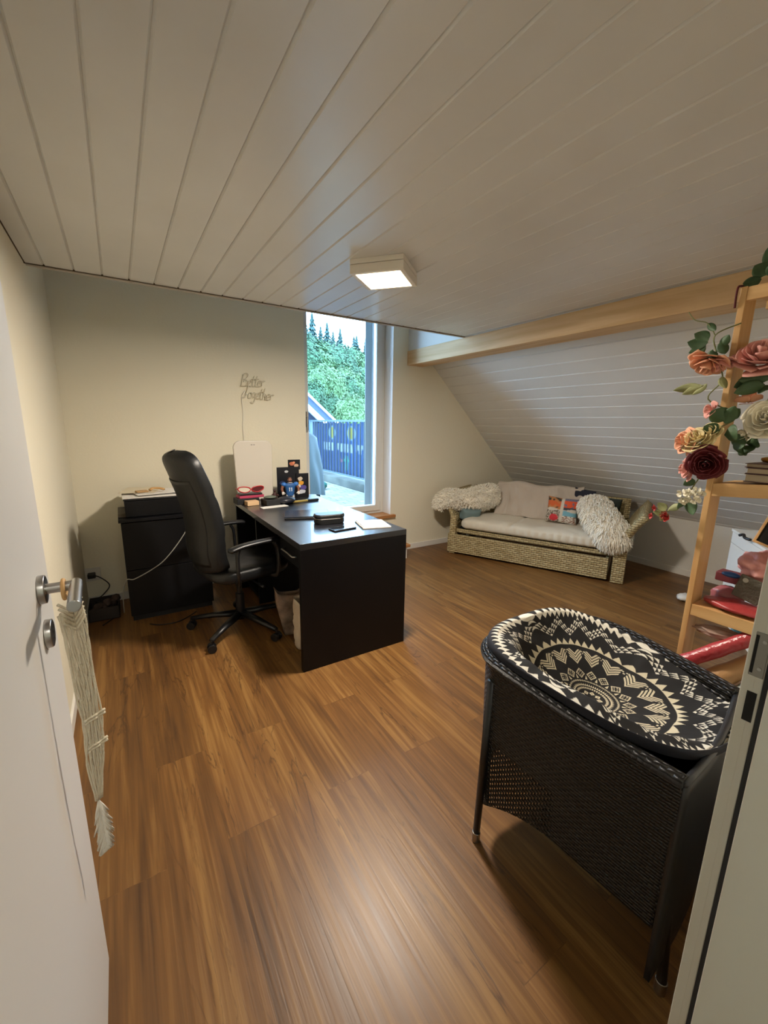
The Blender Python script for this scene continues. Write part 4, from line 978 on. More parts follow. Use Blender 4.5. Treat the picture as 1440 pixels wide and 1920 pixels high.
def leaf(b, base, tip, wd, bend=.15, seed=0):
    base, tip = Vector(base), Vector(tip); d = tip - base; L = d.length; s_ = d.cross(Vector((0, 0, 1)))
    if s_.length < 1e-4: s_ = Vector((0, 1, 0))
    s_.normalize(); vw = Vector((-1, -.35, 0)).normalized(); s_ = (d.normalized().cross(vw)); s_.normalize(); n_ = d.normalized().cross(s_)
    rg = random.Random(seed); tw = rg.uniform(-.5, .5)
    s_ = (s_ * cos(tw) + n_ * sin(tw)).normalized(); n_ = d.normalized().cross(s_)
    wd = wd * 1.3
    def f(u, v):
        w_ = wd * (sin(pi * v ** .8) ** .75) * (1 if v < .999 else 0); q = (u - .5) * 2
        return base + d * v + s_ * q * w_ * .5 + n_ * (abs(q) * w_ * .18 + bend * L * sin(pi * v) * .4)
    b.grid(f, 6, 9)
M_leafd = mat('rose_leaf', '3F5A3A', .6, var=(25, .25)); M_leafp = mat('pale_leaf', '8A8F62', .65, var=(25, .2)); M_stem = mat('flower_stem', '6f7444', .6)
M_peach = mat('peach_petal', 'DFA383', .75, var=(30, .12)); M_pinkp = mat('pink_petal', 'D89C92', .75, var=(30, .15)); M_creamp = mat('cream_petal', 'E3D2A0', .75, var=(30, .12))
M_whitep = mat('white_petal', 'E2DCC6', .75, var=(30, .06)); M_wine = mat('wine_petal', '5A0F18', .7, var=(30, .25)); M_redp = mat('red_bud', 'A32A25', .7)
def W(px_, y_, z_): return (px_, y_, z_)
gar = empty('rose_garland', (1.66, .62, 1.30), 0, 'garland of peach, cream and dark red artificial roses winding down the left shelf post', 'garland')
O1 = Vector((1.66, .62, 1.30))
def GL(p): return tuple(Vector(p) - O1)
stem = cr([(1.69, .585, 1.69), (1.665, .64, 1.66), (1.67, .628, 1.60), (1.665, .60, 1.52), (1.665, .63, 1.46), (1.68, .55, 1.40), (1.66, .64, 1.33), (1.665, .60, 1.25), (1.665, .625, 1.18), (1.67, .66, 1.10), (1.66, .715, 1.055)], 6)
MB().tube([GL(p) for p in stem], .0022, 6).build('stem', M_stem, gar, smooth=True)
MB().tube([GL(p) for p in cr([(1.665, .64, 1.66), (1.66, .665, 1.70), (1.655, .70, 1.715), (1.66, .725, 1.745)], 5)], .0016, 6).build('stem', M_stem, gar, smooth=True)
def rose_part(par, org, c, ax, r, n, m, seed, nm='rose', op=1.0):
    b = MB(); petal_mesh(b, Vector(c) - org, ax, r, n, seed, op); o = b.build(nm, m, par, smooth=True, solid=.0008); return o
FR = Vector((-.93, -.37, 0.1))
rose_part(gar, O1, (1.645, .636, 1.578), (-.5, .1, -.9), .052, 16, M_peach, 1)
rose_part(gar, O1, (1.66, .612, 1.578), (-.2, .1, -1), .042, 12, M_pinkp, 12)
rose_part(gar, O1, (1.655, .611, 1.425), (-.8, .5, .2), .026, 9, M_pinkp, 2, 'rosebud')
rose_part(gar, O1, (1.64, .660, 1.318), (-.8, .6, .1), .043, 16, M_peach, 3)
rose_part(gar, O1, (1.635, .628, 1.325), (-.9, .1, .6), .044, 18, M_creamp, 4)
rose_part(gar, O1, (1.65, .598, 1.352), (-.9, .1, .6), .034, 12, M_creamp, 14)
rose_part(gar, O1, (1.625, .590, 1.254), (-.95, -.25, -.15), .052, 24, M_wine, 5, op=.95)
rose_part(gar, O1, (1.64, .638, 1.228), (-.7, .9, -.1), .040, 14, M_pinkp, 6)
rg = random.Random(4)
b = MB()
for k in range(11):
    q = Vector((1.64 + rg.uniform(-.012, .012), .650 - .055 * (k / 10) + rg.uniform(-.01, .01), 1.128 + rg.uniform(-.022, .022) + .02 * (k / 10))); petal_mesh(b, q - O1, (-.8, rg.uniform(-.5, .5), rg.uniform(-.3, .6)), .015, 5, k)
b.build('hydrangea_cluster', M_whitep, gar, smooth=True, solid=.0006)
b = MB()
for k, (y_, z_) in enumerate(((.735, 1.075), (.742, 1.043), (.705, 1.052), (.688, 1.044), (.695, 1.06))): petal_mesh(b, Vector((1.655, y_, z_)) - O1, (-.5, .6, rg.uniform(-.5, .5)), .014 + .004 * (k == 3), 6, 20 + k)
b.build('red_buds', M_redp, gar, smooth=True, solid=.0006)
lv = MB()
for i, (p, q, w_) in enumerate((((1.66, .655, 1.640), (1.65, .712, 1.648), .036), ((1.66, .655, 1.645), (1.65, .695, 1.672), .032), ((1.66, .66, 1.635), (1.65, .703, 1.612), .034),
        ((1.67, .625, 1.625), (1.66, .600, 1.655), .022), ((1.67, .62, 1.64), (1.66, .603, 1.597), .026), ((1.66, .665, 1.700), (1.655, .637, 1.672), .016),
        ((1.65, .635, 1.615), (1.64, .648, 1.565), .018), ((1.65, .64, 1.61), (1.64, .618, 1.585), .02),
        ((1.66, .57, 1.39), (1.63, .603, 1.42), .045), ((1.65, .575, 1.35), (1.62, .612, 1.372), .035), ((1.655, .565, 1.345), (1.62, .520, 1.350), .045), ((1.66, .57, 1.38), (1.64, .545, 1.435), .03),
        ((1.665, .54, 1.325), (1.64, .505, 1.31), .03), ((1.66, .625, 1.19), (1.65, .655, 1.17), .024), ((1.66, .63, 1.13), (1.65, .662, 1.085), .02), ((1.66, .645, 1.12), (1.65, .61, 1.072), .034))):
    leaf(lv, GL(p), GL(q), w_, .15, i)
lv.build('leaves', M_leafd, gar, smooth=True, solid=.0006)
lv = MB()
for i, (p, q, w_) in enumerate((((1.665, .65, 1.505), (1.655, .705, 1.478), .022), ((1.665, .655, 1.50), (1.655, .735, 1.493), .024), ((1.665, .64, 1.51), (1.655, .675, 1.475), .016),
        ((1.66, .70, 1.07), (1.655, .728, 1.095), .024), ((1.66, .70, 1.06), (1.655, .74, 1.06), .022), ((1.66, .69, 1.06), (1.655, .712, 1.03), .022), ((1.66, .66, 1.10), (1.65, .69, 1.075), .02), ((1.66, .60, 1.53), (1.65, .58, 1.49), .02))):
    leaf(lv, GL(p), GL(q), w_, .15, i + 50)
lv.build('pale_leaves', M_leafp, gar, smooth=True, solid=.0006)
# second group of flowers inside the shelf
g2 = empty('rose_bouquet', (1.74, .50, 1.42), 0, 'large pink and white artificial roses with leaves filling the upper shelf opening', 'flowers')
O2 = Vector((1.74, .50, 1.42))
rose_part(g2, O2, (1.70, .520, 1.575), (-.6, -.2, .75), .068, 20, M_pinkp, 31, op=1.1)
rose_part(g2, O2, (1.72, .485, 1.395), (-.9, -.1, .25), .058, 20, M_whitep, 33, op=.8)
rose_part(g2, O2, (1.73, .535, 1.345), (-.8, .3, .1), .024, 8, M_whitep, 34, 'rosebud')
rose_part(g2, O2, (1.74, .545, 1.455), (.3, .2, 1), .034, 12, M_peach, 35)
MB().tube([tuple(Vector(p) - O2) for p in cr([(1.72, .52, 1.55), (1.75, .50, 1.50), (1.76, .505, 1.44), (1.75, .54, 1.37), (1.74, .53, 1.33)], 6)], .003, 6).build('stem', M_stem, g2, smooth=True)
lv = MB()
for i, (p, q, w_) in enumerate((((1.72, .525, 1.52), (1.69, .575, 1.495), .03), ((1.71, .49, 1.525), (1.67, .56, 1.515), .03), ((1.70, .50, 1.50), (1.67, .565, 1.475), .034), ((1.72, .50, 1.53), (1.69, .46, 1.55), .03), ((1.72, .51, 1.50), (1.68, .49, 1.48), .03),
        ((1.73, .53, 1.33), (1.69, .555, 1.325), .03), ((1.73, .53, 1.32), (1.69, .485, 1.325), .036), ((1.73, .54, 1.31), (1.69, .50, 1.295), .036), ((1.73, .56, 1.43), (1.69, .572, 1.40), .03), ((1.73, .53, 1.31), (1.69, .52, 1.285), .03))):
    leaf(lv, Vector(p) - O2, Vector(q) - O2, w_, .15, i + 80)
lv.build('leaves', M_leafd, g2, smooth=True, solid=.0006)
# plant lying on the shelf top
g3 = empty('leafy_branch', (1.76, .56, 1.80), 0, 'dark green eucalyptus-like leafy branch on top of the pine shelf', 'plant')
O3 = Vector((1.76, .56, 1.80))
MB().tube([tuple(Vector(p) - O3) for p in cr([(1.73, .60, 1.812), (1.75, .57, 1.835), (1.76, .53, 1.87), (1.75, .50, 1.94)], 6)], .003, 6).build('stem', M_stem, g3, smooth=True)
lv = MB()
for i, (p, q, w_) in enumerate((((1.74, .57, 1.822), (1.71, .607, 1.812), .026), ((1.74, .56, 1.83), (1.71, .585, 1.858), .036), ((1.75, .55, 1.85), (1.72, .562, 1.905), .030), ((1.75, .54, 1.87), (1.72, .560, 1.950), .026),
        ((1.74, .55, 1.82), (1.71, .52, 1.85), .035), ((1.75, .53, 1.84), (1.73, .49, 1.88), .035), ((1.75, .52, 1.87), (1.73, .53, 1.93), .035), ((1.74, .54, 1.825), (1.72, .49, 1.83), .03))):
    leaf(lv, Vector(p) - O3, Vector(q) - O3, w_, .15, i + 120)
lv.build('leaves', M_leafd, g3, smooth=True, solid=.0006)
MB().tube([tuple(Vector(p) - O3) for p in cr([(1.74, .60, 1.81), (1.72, .610, 1.808), (1.694, .611, 1.80), (1.693, .612, 1.77), (1.697, .612, 1.74)], 5)], .0035, 6).build('wine_ribbon', M_wine, g3, smooth=True)
# books on the middle board
def bk(z, h, a, rz_, cover, lab, y=.43):
    t = empty('book', (1.806, y, z), rz=rz_, label=lab, cat='book', group='books lying on the middle shelf board')
    MB().box(-.10, .085, -.118, .09, .0022, h - .0022).build('pages', M_bookp, t)
    MB().box(-.103, .088, -.121, .094, 0, .002).box(-.103, .088, -.121, .094, h - .002, h).box(.086, .088, -.121, .094, 0.002, h - .002).build('cover', cover, t)
M_bookp = mat('book_pages', 'A89A84', .9)
c1 = mat('maroon_cover', '3A1418', .5); c2 = mat('brown_cover', '5d3c30', .5)
bk(1.198, .026, 0, 0.0, c1, 'thick book with dark maroon cover, lowest on the middle shelf', .415); bk(1.2245, .019, 0, .06, c1, 'maroon covered book in the middle of the shelf stack', .418); bk(1.244, .013, 0, -.05, c2, 'thin brown book topmost of the shelf stack', .414)
tag(MB().ball((0, 0, .012), (.03, .04, .012), 14, 8, fn=lambda d: 1 + .3 * noise.noise(d * 4)).build('trinket', mat('brass_trinket', 'B78A3A', .4, .6), loc=(1.76, .45, 1.2575), smooth=True), 'small brass ornament on top of the shelf books', 'ornament')
# middle lower board things
def crumple(name, c, r, m, lab, cat_, seed, nz=.35, fr_=2.2, rot=0):
    return tag(MB().ball((0, 0, r[2]), r, 40, 26, fn=lambda d: 1 + nz * noise.noise(d * fr_ + Vector((seed, 0, 0))) + nz * .4 * abs(noise.noise(d * fr_ * 3 + Vector((0, seed, 0))))).build(name, m, loc=c, rz=rot, smooth=True), lab, cat_)
M_pinkbag = mat('pink_plastic', 'D99A98', .45, bump=(25, .5)); M_redpl = mat('red_plastic', 'A63C3E', .35, bump=(30, .4))
crumple('pink_bag', (1.84, .445, .846), (.075, .065, .050), M_pinkbag, 'crumpled pink plastic bag on the lower pine shelf board', 'bag', 3, .42, 2.0)
crumple('pink_pouch', (1.85, .38, .846), (.05, .05, .048), mat('lilac_pink', 'C9A0AE', .45, bump=(20, .5)), 'lilac pink pouch at the right of the crumpled pink bag', 'pouch', 8, .3, 2)
rdp = tag(MB().ball((0, 0, .016), (.06, .115, .016), 28, 12, fn=lambda d: 1 + .18 * noise.noise(d * 3)).build('red_package', M_redpl, loc=(1.765, .46, .7435), smooth=True), 'flat red plastic wrapped package at the front of the lower board', 'package')
tag(MB().ball((0, 0, .01), (.04, .05, .035), 28, 12, fn=lambda d: 1 + .2 * noise.noise(d * 3)).build('red_wrap', mat('pale_red_wrap', '96555a', .35), loc=(1.84, .53, .755), smooth=True), 'pale red crinkled wrap behind the flat red package', 'package')
gc = empty('phone_case', (1.765, .463, .790), label='dark grey textured phone case leaning against the pink bag', cat='case', rot=(radians(4), radians(14), radians(-88)))
MB().box(-.038, .038, -.005, .005, 0, .085).build('shell', mat('ribbed_grey', '565248', .6, bump=(90, .8)), gc, bevel=.004)
MB().cyl((-.020, -.0065, .070), (-.020, -.005, .070), .008, n=16).build('camera_ring', mat('silver_ring', 'A9A59A', .4), gc)
tag(MB().ball((0, 0, 0), (.018, .028, .010), 18, 10).build('blue_clip', mat('blue_clip', '1F4F8C', .4), loc=(1.80, .520, .856), smooth=True), 'small blue oval clip beside the grey phone case', 'clip')
tag(MB().box(-.03, .03, -.06, .06, 0, .034).build('clip_box', mat('wine_box', '6b2c34', .5), loc=(1.86, .515, .8145), bevel=.004), 'low wine red box under the pink bag', 'box')
# letter board, tilted
lb = empty('letter_board', (1.86, .497, .978), label='black letter board with a wooden frame tilted behind the pink bag', cat='sign', rot=(0, radians(16), radians(-90)))
MB().box(.008, .2, 0, .012, .008, .16).build('board', mat('felt_black', '141414', .9), lb)
MB().box(0, .21, -.003, .015, 0, .008).box(0, .21, -.003, .015, .16, .168).box(0, .008, -.003, .015, .008, .16).box(.2, .21, -.003, .015, .008, .16).build('frame', M_pine, lb, bevel=.001)
b = MB()
for x_, z_ in ((.035, .03), (.06, .03), (.045, .06), (.07, .065)): b.box(x_, x_ + .005, -.002, 0, z_, z_ + .018).box(x_, x_ + .014, -.002, 0, z_, z_ + .005)
b.build('letters', M_white, lb)
# wrapped rolls on the bottom shelf and beside
def roll(name, a, c, r, m, lab, cat_='roll', r2=None, capm=None):
    t = empty(name, a, label=lab, cat=cat_); a_, c_ = Vector(a), Vector(c)
    P = [Vector((0, 0, 0)).lerp(c_ - a_, k / 10) for k in range(11)]
    MB().tube(P, [r * (1 + .06 * sin(k * 2.1)) for k in range(11)], 20, cap=False).build('tube', m, t, smooth=True, solid=.001)
    if capm: MB().cyl(P[0], P[0] + (P[1] - P[0]) * .25, r * 1.03, n=20).build('end_cap', capm, t)
    return t
roll('gift_wrap_roll', (1.635, .578, .525), (1.765, .345, .745), .024, mat('red_foil', 'A8383E', .28, bump=(40, .5)), 'long red gift wrap roll in clear film beside the tub chair', capm=mat('orange_red', 'D24A2C', .5))
roll('gift_wrap_roll', (1.635, .525, .465), (1.785, .350, .630), .034, mat('tan_wrap', 'B68C5E', .5, bump=(20, .3)), 'thick tan paper roll lying under the red gift wrap roll')
roll('gift_wrap_roll', (1.620, .455, .420), (1.765, .325, .575), .032, mat('silver_print_wrap', 'A9B2B4', .4, var=(18, .3)), 'silver grey patterned wrap roll nearest the door frame', capm=mat('ochre_end', 'C28A3A', .5))
tag(MB().ball((0, 0, 0), (.018, .03, .016), 14, 10).build('cyan_bow', mat('cyan_foil', '6FC4D8', .3), loc=(1.85, .475, .64), smooth=True), 'small shiny cyan bow behind the red gift wrap roll', 'bow')
crumple('clear_film', (1.745, .500, .632), (.028, .075, .020), mat('film_wrap', 'A58C80', .25, bump=(15, .6)), 'crinkled clear film lying over the red gift wrap roll', 'film', 5, .25, 3, radians(10))
# crate that carries the rolls
tag(MB().box(0, .205, 0, .33, 0, .012).box(0, .008, 0, .33, .012, .36).box(.197, .205, 0, .33, .012, .36).box(.008, .197, 0, .008, .012, .36).box(.008, .197, .322, .33, .012, .36).build('crate', mat('grey_crate', '6a625c', .7), loc=(1.478, .25, .0)), 'grey crate under the gift wrap rolls behind the tub chair', 'crate')

# white chest of drawers standing at an angle behind the shelf
wd = empty('white_dresser', (3.651, 1.093, 0), rz=radians(-146), label='white chest of drawers standing at an angle behind the pine shelf', cat='dresser')
MB().box(0, .80, .018, .42, 0.0, .655).build('body', M_trimw, wd, bevel=.002)
MB().box(-.005, .805, -.005, .425, .656, .674).build('top', M_trimw, wd, bevel=.002)
for i, (a, c) in enumerate(((.035, .32), (.323, .575), (.578, .652))): MB().box(.003, .797, 0, .017, a, c).build('drawer', M_trimw, wd, bevel=.0015)
tag(MB().tube(cr([(0, 0, .008), (.03, .01, .02), (.08, -.005, .012), (.12, .01, .008)], 5), .009, 8).build('hair_clip', M_blk, loc=(3.40, .98, .676), rz=radians(-140), smooth=True), 'black clip lying on the front edge of the white dresser', 'clip')
tag(MB().tube(cr([(3.60, 1.20, .30), (3.45, 1.16, .18), (3.30, 1.10, .06), (3.24, 1.12, .005), (3.1, 1.06, .005), (2.9, .98, .005)], 8), .006, 8).build('floor_cable', M_blk, smooth=True), 'black cable running down to the floor in front of the white dresser', 'cable')
tag(MB().ball((0, 0, .03), (.06, .05, .03), 16, 10, fn=lambda d: 1 + .2 * noise.noise(d * 3)).build('white_cloth', M_white, loc=(3.75, 1.35, 0.002), smooth=True), 'small white bundle on the floor left of the white dresser', 'cloth')

# ------------------------------------------------------------------ macrame hanger on the door handle
mh = empty('macrame_hanger', (-.112, .870, 1.055), label='cream macrame hanger with a feather tassel on the door handle', cat='hanger')
M_cord = mat('cotton_cord', 'D3C8B0', .9, bump=(200, .4))
MB().tube([(0 + .012 * sin(a) * .3, .014 + .004 * cos(a), .0) for a in (0, 1)], .001, 4)
ringp = [(.001, .012 + .000, .0)]
b = MB().tube([(-.001, .052 + .0175 * cos(a), -.004 + .0175 * sin(a)) for a in [2 * pi * k / 28 for k in range(29)]], .0035, 8).build('wooden_ring', M_kraft, mh, smooth=True)
b.location = (0, .008, .0)
def hp(t, s_, d_=0):   # along the hanger: t 0..1, s across, d depth
    w_ = .0205 - .006 * t if t < .78 else (.0158 - (t - .78) * .055)
    w_ = max(w_, .005)
    y = .030 + .010 * t + s_ * w_ * .6; z = -.012 - .45 * t; x = .004 + .010 * sin(3 * t) + d_
    return (x + s_ * w_ * .8, y, z)
b = MB(); rg = random.Random(3)
for k in range(20):
    s_ = -1 + 2 * k / 19; n_ = 26
    b.tube([hp(.06 + .93 * j / n_, s_ + .05 * sin(j * .9 + k * 2), .0025 * sin(j * .5 + k * 1.7)) for j in range(n_ + 1)], .0019, 6)
b.build('cords', M_cord, mh, smooth=True)
b = MB()
for q in (-1, 1):
    for r_ in range(5):
        b.tube([hp(.01 + .018 * r_ + .075 * abs(s_ / 8 - 1 * 0) if False else (.012 + .020 * r_ + .05 * (1 - abs(s_ / 6))), q * s_ / 6, .004) for s_ in range(0, 7)], .0028, 6)
b.build('diamond_knots', M_cord, mh, smooth=True)
for t in (.56, .70):
  b = MB()
  for t in (t, t + .015): b.tube([hp(t, s_ / 5, .004 + .002 * cos(s_)) for s_ in range(-6, 7)], .0028, 6)
  b.build('cross_knot', M_cord, mh, smooth=True)
def hz_(t): return Vector(hp(1.0, 0)) + Vector((0, .006 * sin(t * 2) + .012 * t, -.145 * t))
ft = MB()
for s_ in range(-9, 10):
    for k in range(9):
        t0 = k / 9 + rg.uniform(0, .08); w_ = .017 * (.35 + .65 * sin(pi * min(1, .12 + t0 * .8))) * (s_ / 9) * rg.uniform(.7, 1.1); a = hz_(max(0, t0 - .06)); c = hz_(min(1.05, t0 + .30))
        ft.tube([a, a.lerp(c, .5) + Vector((w_ * .6, w_ * .4, 0)), c + Vector((w_, w_ * .6, .008))], [.0022, .0022, .0012], 4)
ft.build('feather_tassel', mat('tassel_cotton', 'DAD4C6', .95), mh, smooth=True)

# ------------------------------------------------------------------ outside
M_pave = mat('paving', 'B9B4A6', .9, var=(6, .3), bump=(12, .6))
def brickmat(name, c1, c2, cm, bwid, bh, rough=.85):
    m = mat(name, c1, rough); n = m.node_tree.nodes; l = m.node_tree.links; t = n.new('ShaderNodeTexCoord'); br = n.new('ShaderNodeTexBrick')
    br.inputs['Scale'].default_value = 1; br.inputs['Brick Width'].default_value = bwid; br.inputs['Row Height'].default_value = bh; br.inputs['Mortar Size'].default_value = .008
    for k, c in (('Color1', c1), ('Color2', c2), ('Mortar', cm)): br.inputs[k].default_value = (*hx(c), 1)
    l.new(t.outputs['Object'], br.inputs['Vector']); l.new(br.outputs[0], n['Principled BSDF'].inputs['Base Color']); return m
S(MB().box(-2, 3.9, YB + 0.42, 9.6, .25, .35).build('floor.001', brickmat('terrace_pavers', '8E8C82', '74736A', '53534e', .22, .11)), 'paved terrace outside the window')
kerb = tag(MB().box(-.14, .10, -2.1, 1.9, 0, .125).build('kerb_wall', mat('kerb_concrete', '535651', .9, var=(3, .45)), loc=(3.2, 6.2, .35), bevel=.01), 'low weathered concrete kerb under the terrace railing', 'kerb')
rl = empty('railing', (3.2, 6.2, .475), label='metal bar railing with a blue banner tied to it outside the window', cat='railing')
M_rail = mat('railing_metal', '4F6066', .5)
MB().box(-.02, .02, -2.05, 1.6, .925, .955).box(-.015, .015, -2.05, 1.6, .03, .055).build('rail_bar', M_rail, rl)
b = [MB().box(-.028, .028, y - .028, y + .028, 0, .955).build('rail_post', M_rail, rl) for y in (-1.05, -.75, 1.55)]
M_bar = mat('bar_metal', '3d4a52', .5)
bar0 = None
for k in range(29):
    y = -2.0 + k * .12
    if bar0 is None: bar0 = MB().box(-.008, .008, -.008, .008, .055, .925).build('rail_bar', M_bar, rl); bar0.location = (0, y, 0)
    else:
        o = bar0.copy(); COL.objects.link(o); o.location = (0, y, 0)
def banc(u, v):
    y = u * 2.0; q = noise.noise(Vector((u * 30, v * 6, 1)))
    base = hx('192f53') if u > .45 else hx('1f3a61')
    for cu, cv in ((.34, .80), (.70, .80)):
        if ((u - cu) / .055) ** 2 + ((v - cv) / .11) ** 2 < 1: return hx('6c6829')
        if ((u - cu) / .075) ** 2 + ((v - cv) / .14) ** 2 < 1: return hx('50656d')
    if .42 < v < .60 and .14 < u < .86 and (int(u * 34) % 3 != 0) and q > -.35: return hx('6d777b')
    if .08 < v < .36 and abs(u - .42) < .018 + .05 * (v < .3) * (v > .24): return hx('2a655c')
    if (u - .52) ** 2 + (v - .25) ** 2 < .0012: return hx('634451')
    return base
def banf(u, v): return (.055 - .010 * sin(u * 90) - .012 * noise.noise(Vector((u * 8, v * 3, 4))), -.72 + 2.05 * u, .05 + .86 * v + .015 * sin(u * 50) * (v > .95))
MB().grid(banf, 160, 60, col=banc).build('banner', vcol('banner_cloth', .8), rl, smooth=True, solid=.003)
# covered grill
gr = empty('covered_grill', (1.93, 5.25, .35), label='grill under a grey blue tarpaulin on the terrace', cat='grill')
def tarp(u, v):
    th = 2 * pi * u; c, s_ = cos(th), sin(th); c = math.copysign(abs(c) ** .6, c); s_ = math.copysign(abs(s_) ** .6, s_)
    k = 1 - .25 * v ** 1.5; k *= 1 if v < .9 else max(.05, 1 - (v - .9) * 9)
    k *= 1 + .06 * sin(th * 9 + 3 * v) * (1 - v) + .05 * noise.noise(Vector((c * 2, s_ * 2, v * 3)))
    return (.36 * c * k, .30 * s_ * k, .10 + .92 * min(v, .93) - .10 * max(0, c) * v + .02 * sin(th * 3))
MB().grid(tarp, 80, 30, wrap=True).build('tarpaulin', mat('tarp_grey_blue', '49565e', .6), gr, smooth=True)
MB().box(-.3, -.26, -.22, -.18, 0, .15).build('leg', M_blk2, gr); MB().box(.22, .26, -.22, -.18, 0, .15).build('leg', M_blk2, gr)
tag(MB().ball((0, 0, .06), (.10, .10, .07), 16, 10, fn=lambda d: 1 + .2 * noise.noise(d * 3)).build('turquoise_bundle', mat('turquoise_cloth', '236058', .7), loc=(2.62, 6.0, .352), smooth=True), 'turquoise bundle on the terrace beside the covered grill', 'bundle')
# neighbouring house behind the railing
hb = empty('neighbour_house', (4.5, 8.6, -1.0), label='neighbouring timber house with white edged sloping roof beyond the railing', cat='house')
M_sid = mat('blue_grey_siding', '273348', .8); M_roof = mat('roof_tiles', '33425c', .7); M_barge = mat('white_barge_board', 'B8BCBC', .6)
def hx_(p0, p1, th, y0, y1, m, nm):
    (xa, za), (xb, zb) = p0, p1
    MB().hexa([(xa, y0, za - th), (xb, y0, zb - th), (xb, y1, zb - th), (xa, y1, za - th), (xa, y0, za), (xb, y0, zb), (xb, y1, zb), (xa, y1, za)]).build(nm, m, hb)
hx_((-3.4, 4.95), (.65, 1.50), .055, -.25, -.18, M_barge, 'barge_board')
hx_((-3.4, 4.895), (.65, 1.445), .18, -.20, 3.5, M_roof, 'roof')
hx_((-3.4, 4.72), (.45, 1.42), .13, -.28, -.21, M_barge, 'barge_board')
MB().prism([(-3.3, 0), (.3, 0), (.3, 1.6), (-3.3, 4.6)], 'y', 0, 3.2).build('wall', M_sid, hb)
# hill and trees
def hill(u, v):
    x = -10 + 80 * u; y = 12 + 70 * v; return (x, y, -3.5 + 18 * max(0, (y - 22) / 50) ** 1.1 + .6 * noise.noise(Vector((x * .1, y * .1, 0))) - .10 * max(0, x - 24) * v)
S(MB().grid(hill, 40, 40).build('floor.002', mat('hill_grass', '283e23', .9, var=(.3, .3))), 'wooded hillside beyond the terrace')
def hillz(x, y): return -3.5 + 18 * max(0, (y - 22) / 50) ** 1.1 - .10 * max(0, x - 24) * ((y - 12) / 70)
M_lf = [mat('foliage_light', '446138', .8, var=(1.5, .35)), mat('foliage_mid', '345437', .8, var=(1.5, .35)), mat('foliage_pale', '4d683e', .8, var=(1.5, .3))]
M_con = mat('conifer_foliage', '243e3a', .85, var=(1.2, .3)); M_trunk = mat('tree_trunk', '5a4a3a', .9)
def crown(seed, n=4500):
    b = MB(); rg = random.Random(seed)
    b.ball((0, 0, 0), (.74, .74, .80), 20, 14, fn=lambda d: 1 + .22 * noise.noise(d * 2.2 + Vector((seed, 0, 0))))
    for _ in range(n):
        d = Vector((rg.gauss(0, 1), rg.gauss(0, 1), rg.gauss(0, 1))).normalized(); r_ = (.80 + .28 * noise.noise(d * 2.2 + Vector((seed, 0, 0)))) * rg.uniform(.88, 1.20)
        p = Vector((d.x, d.y, d.z * 1.05)) * r_; t = d.cross(Vector((rg.uniform(-1, 1), rg.uniform(-1, 1), rg.uniform(-1, 1)))).normalized(); q = d.cross(t).normalized(); s_ = rg.uniform(.035, .075)
        t = (t + d * rg.uniform(-.5, .5)).normalized()
        b.add([p - t * s_, p + q * s_ * .6, p + t * s_, p - q * s_ * .6], [(0, 1, 2, 3)])
    return b
def conif(seed):
    b = MB(); rg = random.Random(seed)
    for k in range(13):
        z = .10 + .88 * k / 13; r_ = .27 * (1 - k / 13.2) ** .9
        for j in range(13):
            a = 2 * pi * j / 13 + k + rg.uniform(-.15, .15); rr = r_ * rg.uniform(.75, 1.15)
            c0 = Vector((0, 0, z + .09)); tip = Vector((cos(a) * rr, sin(a) * rr, z - .02)); sd = Vector((-sin(a), cos(a), 0)) * rr * .30
            b.add([c0, c0.lerp(tip, .6) - sd, tip, c0.lerp(tip, .6) + sd], [(0, 1, 2, 3)])
    return b
prot = {}
def tree(kind, x, y, ztop, size, lab, grp, i):
    zb = hillz(x, y) - .3
    t = empty('conifer_tree' if kind == 'c' else 'leafy_tree', (x, y, zb), rz=i * 1.3, label=lab, cat='tree', group=grp); H_ = ztop - zb
    if kind == 'c':
        if 'c' not in prot:
            prot['c'] = (conif(1).build('foliage', M_con, t), MB().tube([(0, 0, 0), (0, 0, .9)], [.02, .005], 6).build('trunk', M_trunk, t)); f, k = prot['c']
        else:
            f, k = (o.copy() for o in prot['c']); COL.objects.link(f); COL.objects.link(k); f.parent = t; k.parent = t
        f.scale = (H_ * 1.0 * size, H_ * 1.0 * size, H_); k.scale = (H_, H_, H_)
    else:
        key = int(kind)
        if key not in prot:
            prot[key] = (crown(key + 3).build('foliage', M_lf[key], t), MB().tube([(0, 0, 0), (0.02, 0, 1)], [.05, .03], 8).build('trunk', M_trunk, t)); f, k = prot[key]
        else:
            f, k = (o.copy() for o in prot[key]); COL.objects.link(f); COL.objects.link(k); f.parent = t; k.parent = t
        f.scale = (size, size, size); f.location = (0, 0, H_ - size); k.scale = (size, size, max(.5, H_ - size))
rg = random.Random(11); i = 0
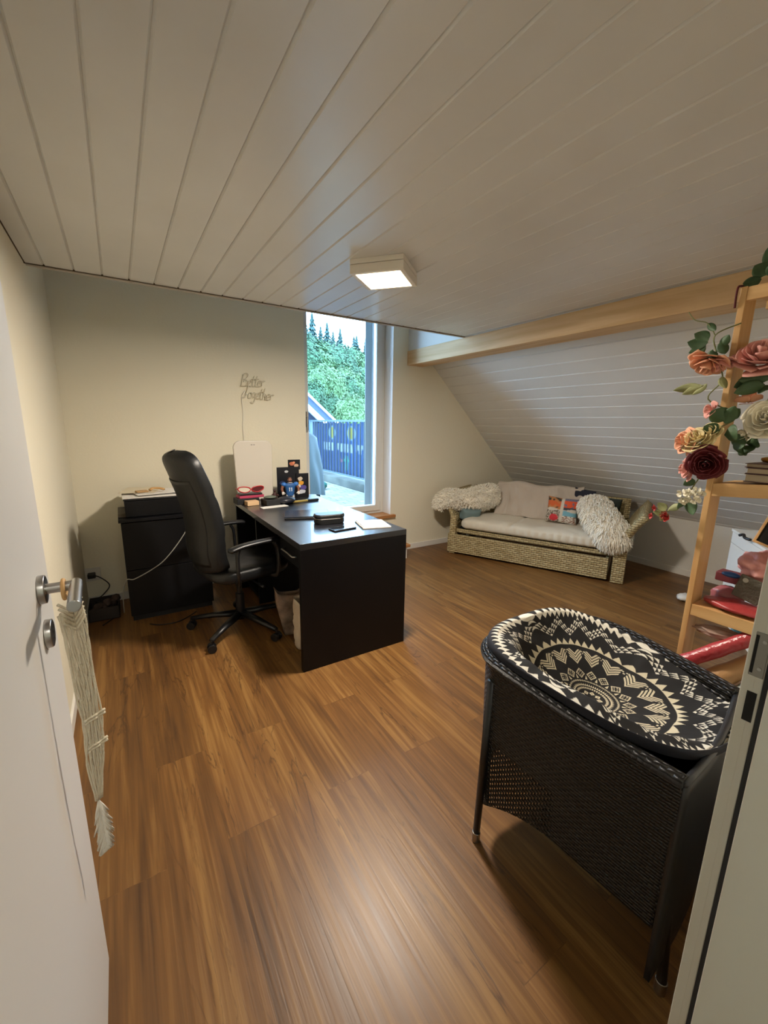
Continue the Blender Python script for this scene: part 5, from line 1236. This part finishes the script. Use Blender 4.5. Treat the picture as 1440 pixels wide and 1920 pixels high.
for (x, z) in ((23.6, 15.2), (24.3, 15.0), (25.1, 14.2), (25.8, 14.3), (26.6, 14.6), (27.2, 13.6), (27.8, 13.8), (28.6, 14.1), (29.3, 13.3), (30.0, 12.9), (30.7, 12.7), (31.2, 13.8), (31.9, 12.9), (32.6, 14.0), (33.2, 13.2), (33.9, 12.5), (34.6, 12.2), (35.3, 12.4)):
    tree('c', x, 60 + (i % 3 - 1) * 4 , z + .9, rg.uniform(.8, 1.2), 'tall dark blue-green conifer on the skyline seen through the window', 'conifers along the skyline', i); i += 1
for (x, y, z, s_, k) in ((15.6, 40, 9.4, 2.6, '1'), (17.4, 41, 9.0, 2.4, '0'), (19.4, 42, 9.2, 2.7, '1'), (21.6, 42, 8.6, 2.5, '1'), (23.8, 43, 8.8, 2.6, '0'), (16.4, 38, 7.0, 2.2, '0'), (18.4, 37, 6.8, 2.3, '2'), (20.3, 37, 6.6, 2.2, '1'), (22.0, 37, 7.0, 2.2, '0'), (19.2, 48, 11.4, 2.6, '1'), (22.0, 50, 11.4, 2.7, '0'), (25.4, 50, 11.2, 2.7, '1'), (28.0, 52, 11.4, 2.6, '0'), (17.6, 34, 5.4, 2.0, '1'), (15.4, 34, 5.6, 2.0, '0'), (19.4, 33, 5.0, 2.0, '0')):
    tree(k, x, y, z, s_, 'rounded pale green broadleaf tree halfway up the hillside', 'broadleaf trees on the hillside', i); i += 1
for (x, y, z, s_, k) in ((9.3, 22, 4.3, 1.25, '0'), (10.4, 22.5, 4.5, 1.3, '2'), (11.6, 23, 4.2, 1.2, '1'), (9.6, 21, 2.9, 1.1, '1'), (12.8, 24, 4.3, 1.3, '0'), (11.6, 21.5, 3.0, 1.1, '0'), (8.2, 20.5, 3.6, 1.2, '1'), (13.6, 24, 3.0, 1.2, '2')):
    tree(k, x, y, z, s_, 'round bushy tree in front of the wooded hillside', 'bushy trees below the hillside', i); i += 1
for (x, y, z, s_, k, lab) in ((7.5, 14.2, 2.45, .78, '2', 'pale round treetop nearest above the railing, left one'), (8.5, 14.6, 2.4, .8, '0', 'pale round treetop nearest above the railing, right one'), (6.6, 14.6, 1.75, .7, '0', 'low bushy treetop beside the neighbouring roof')):
    tree(k, x, y, z, s_, lab, None, i); i += 1
# roof overhang boards outside above the window
S(MB().box(WX0 - .6, WX1 + .1, YB + .43, YB + 1.1, 2.62, 2.66).build('trim_10', M_reveal), 'outside soffit board above the window')
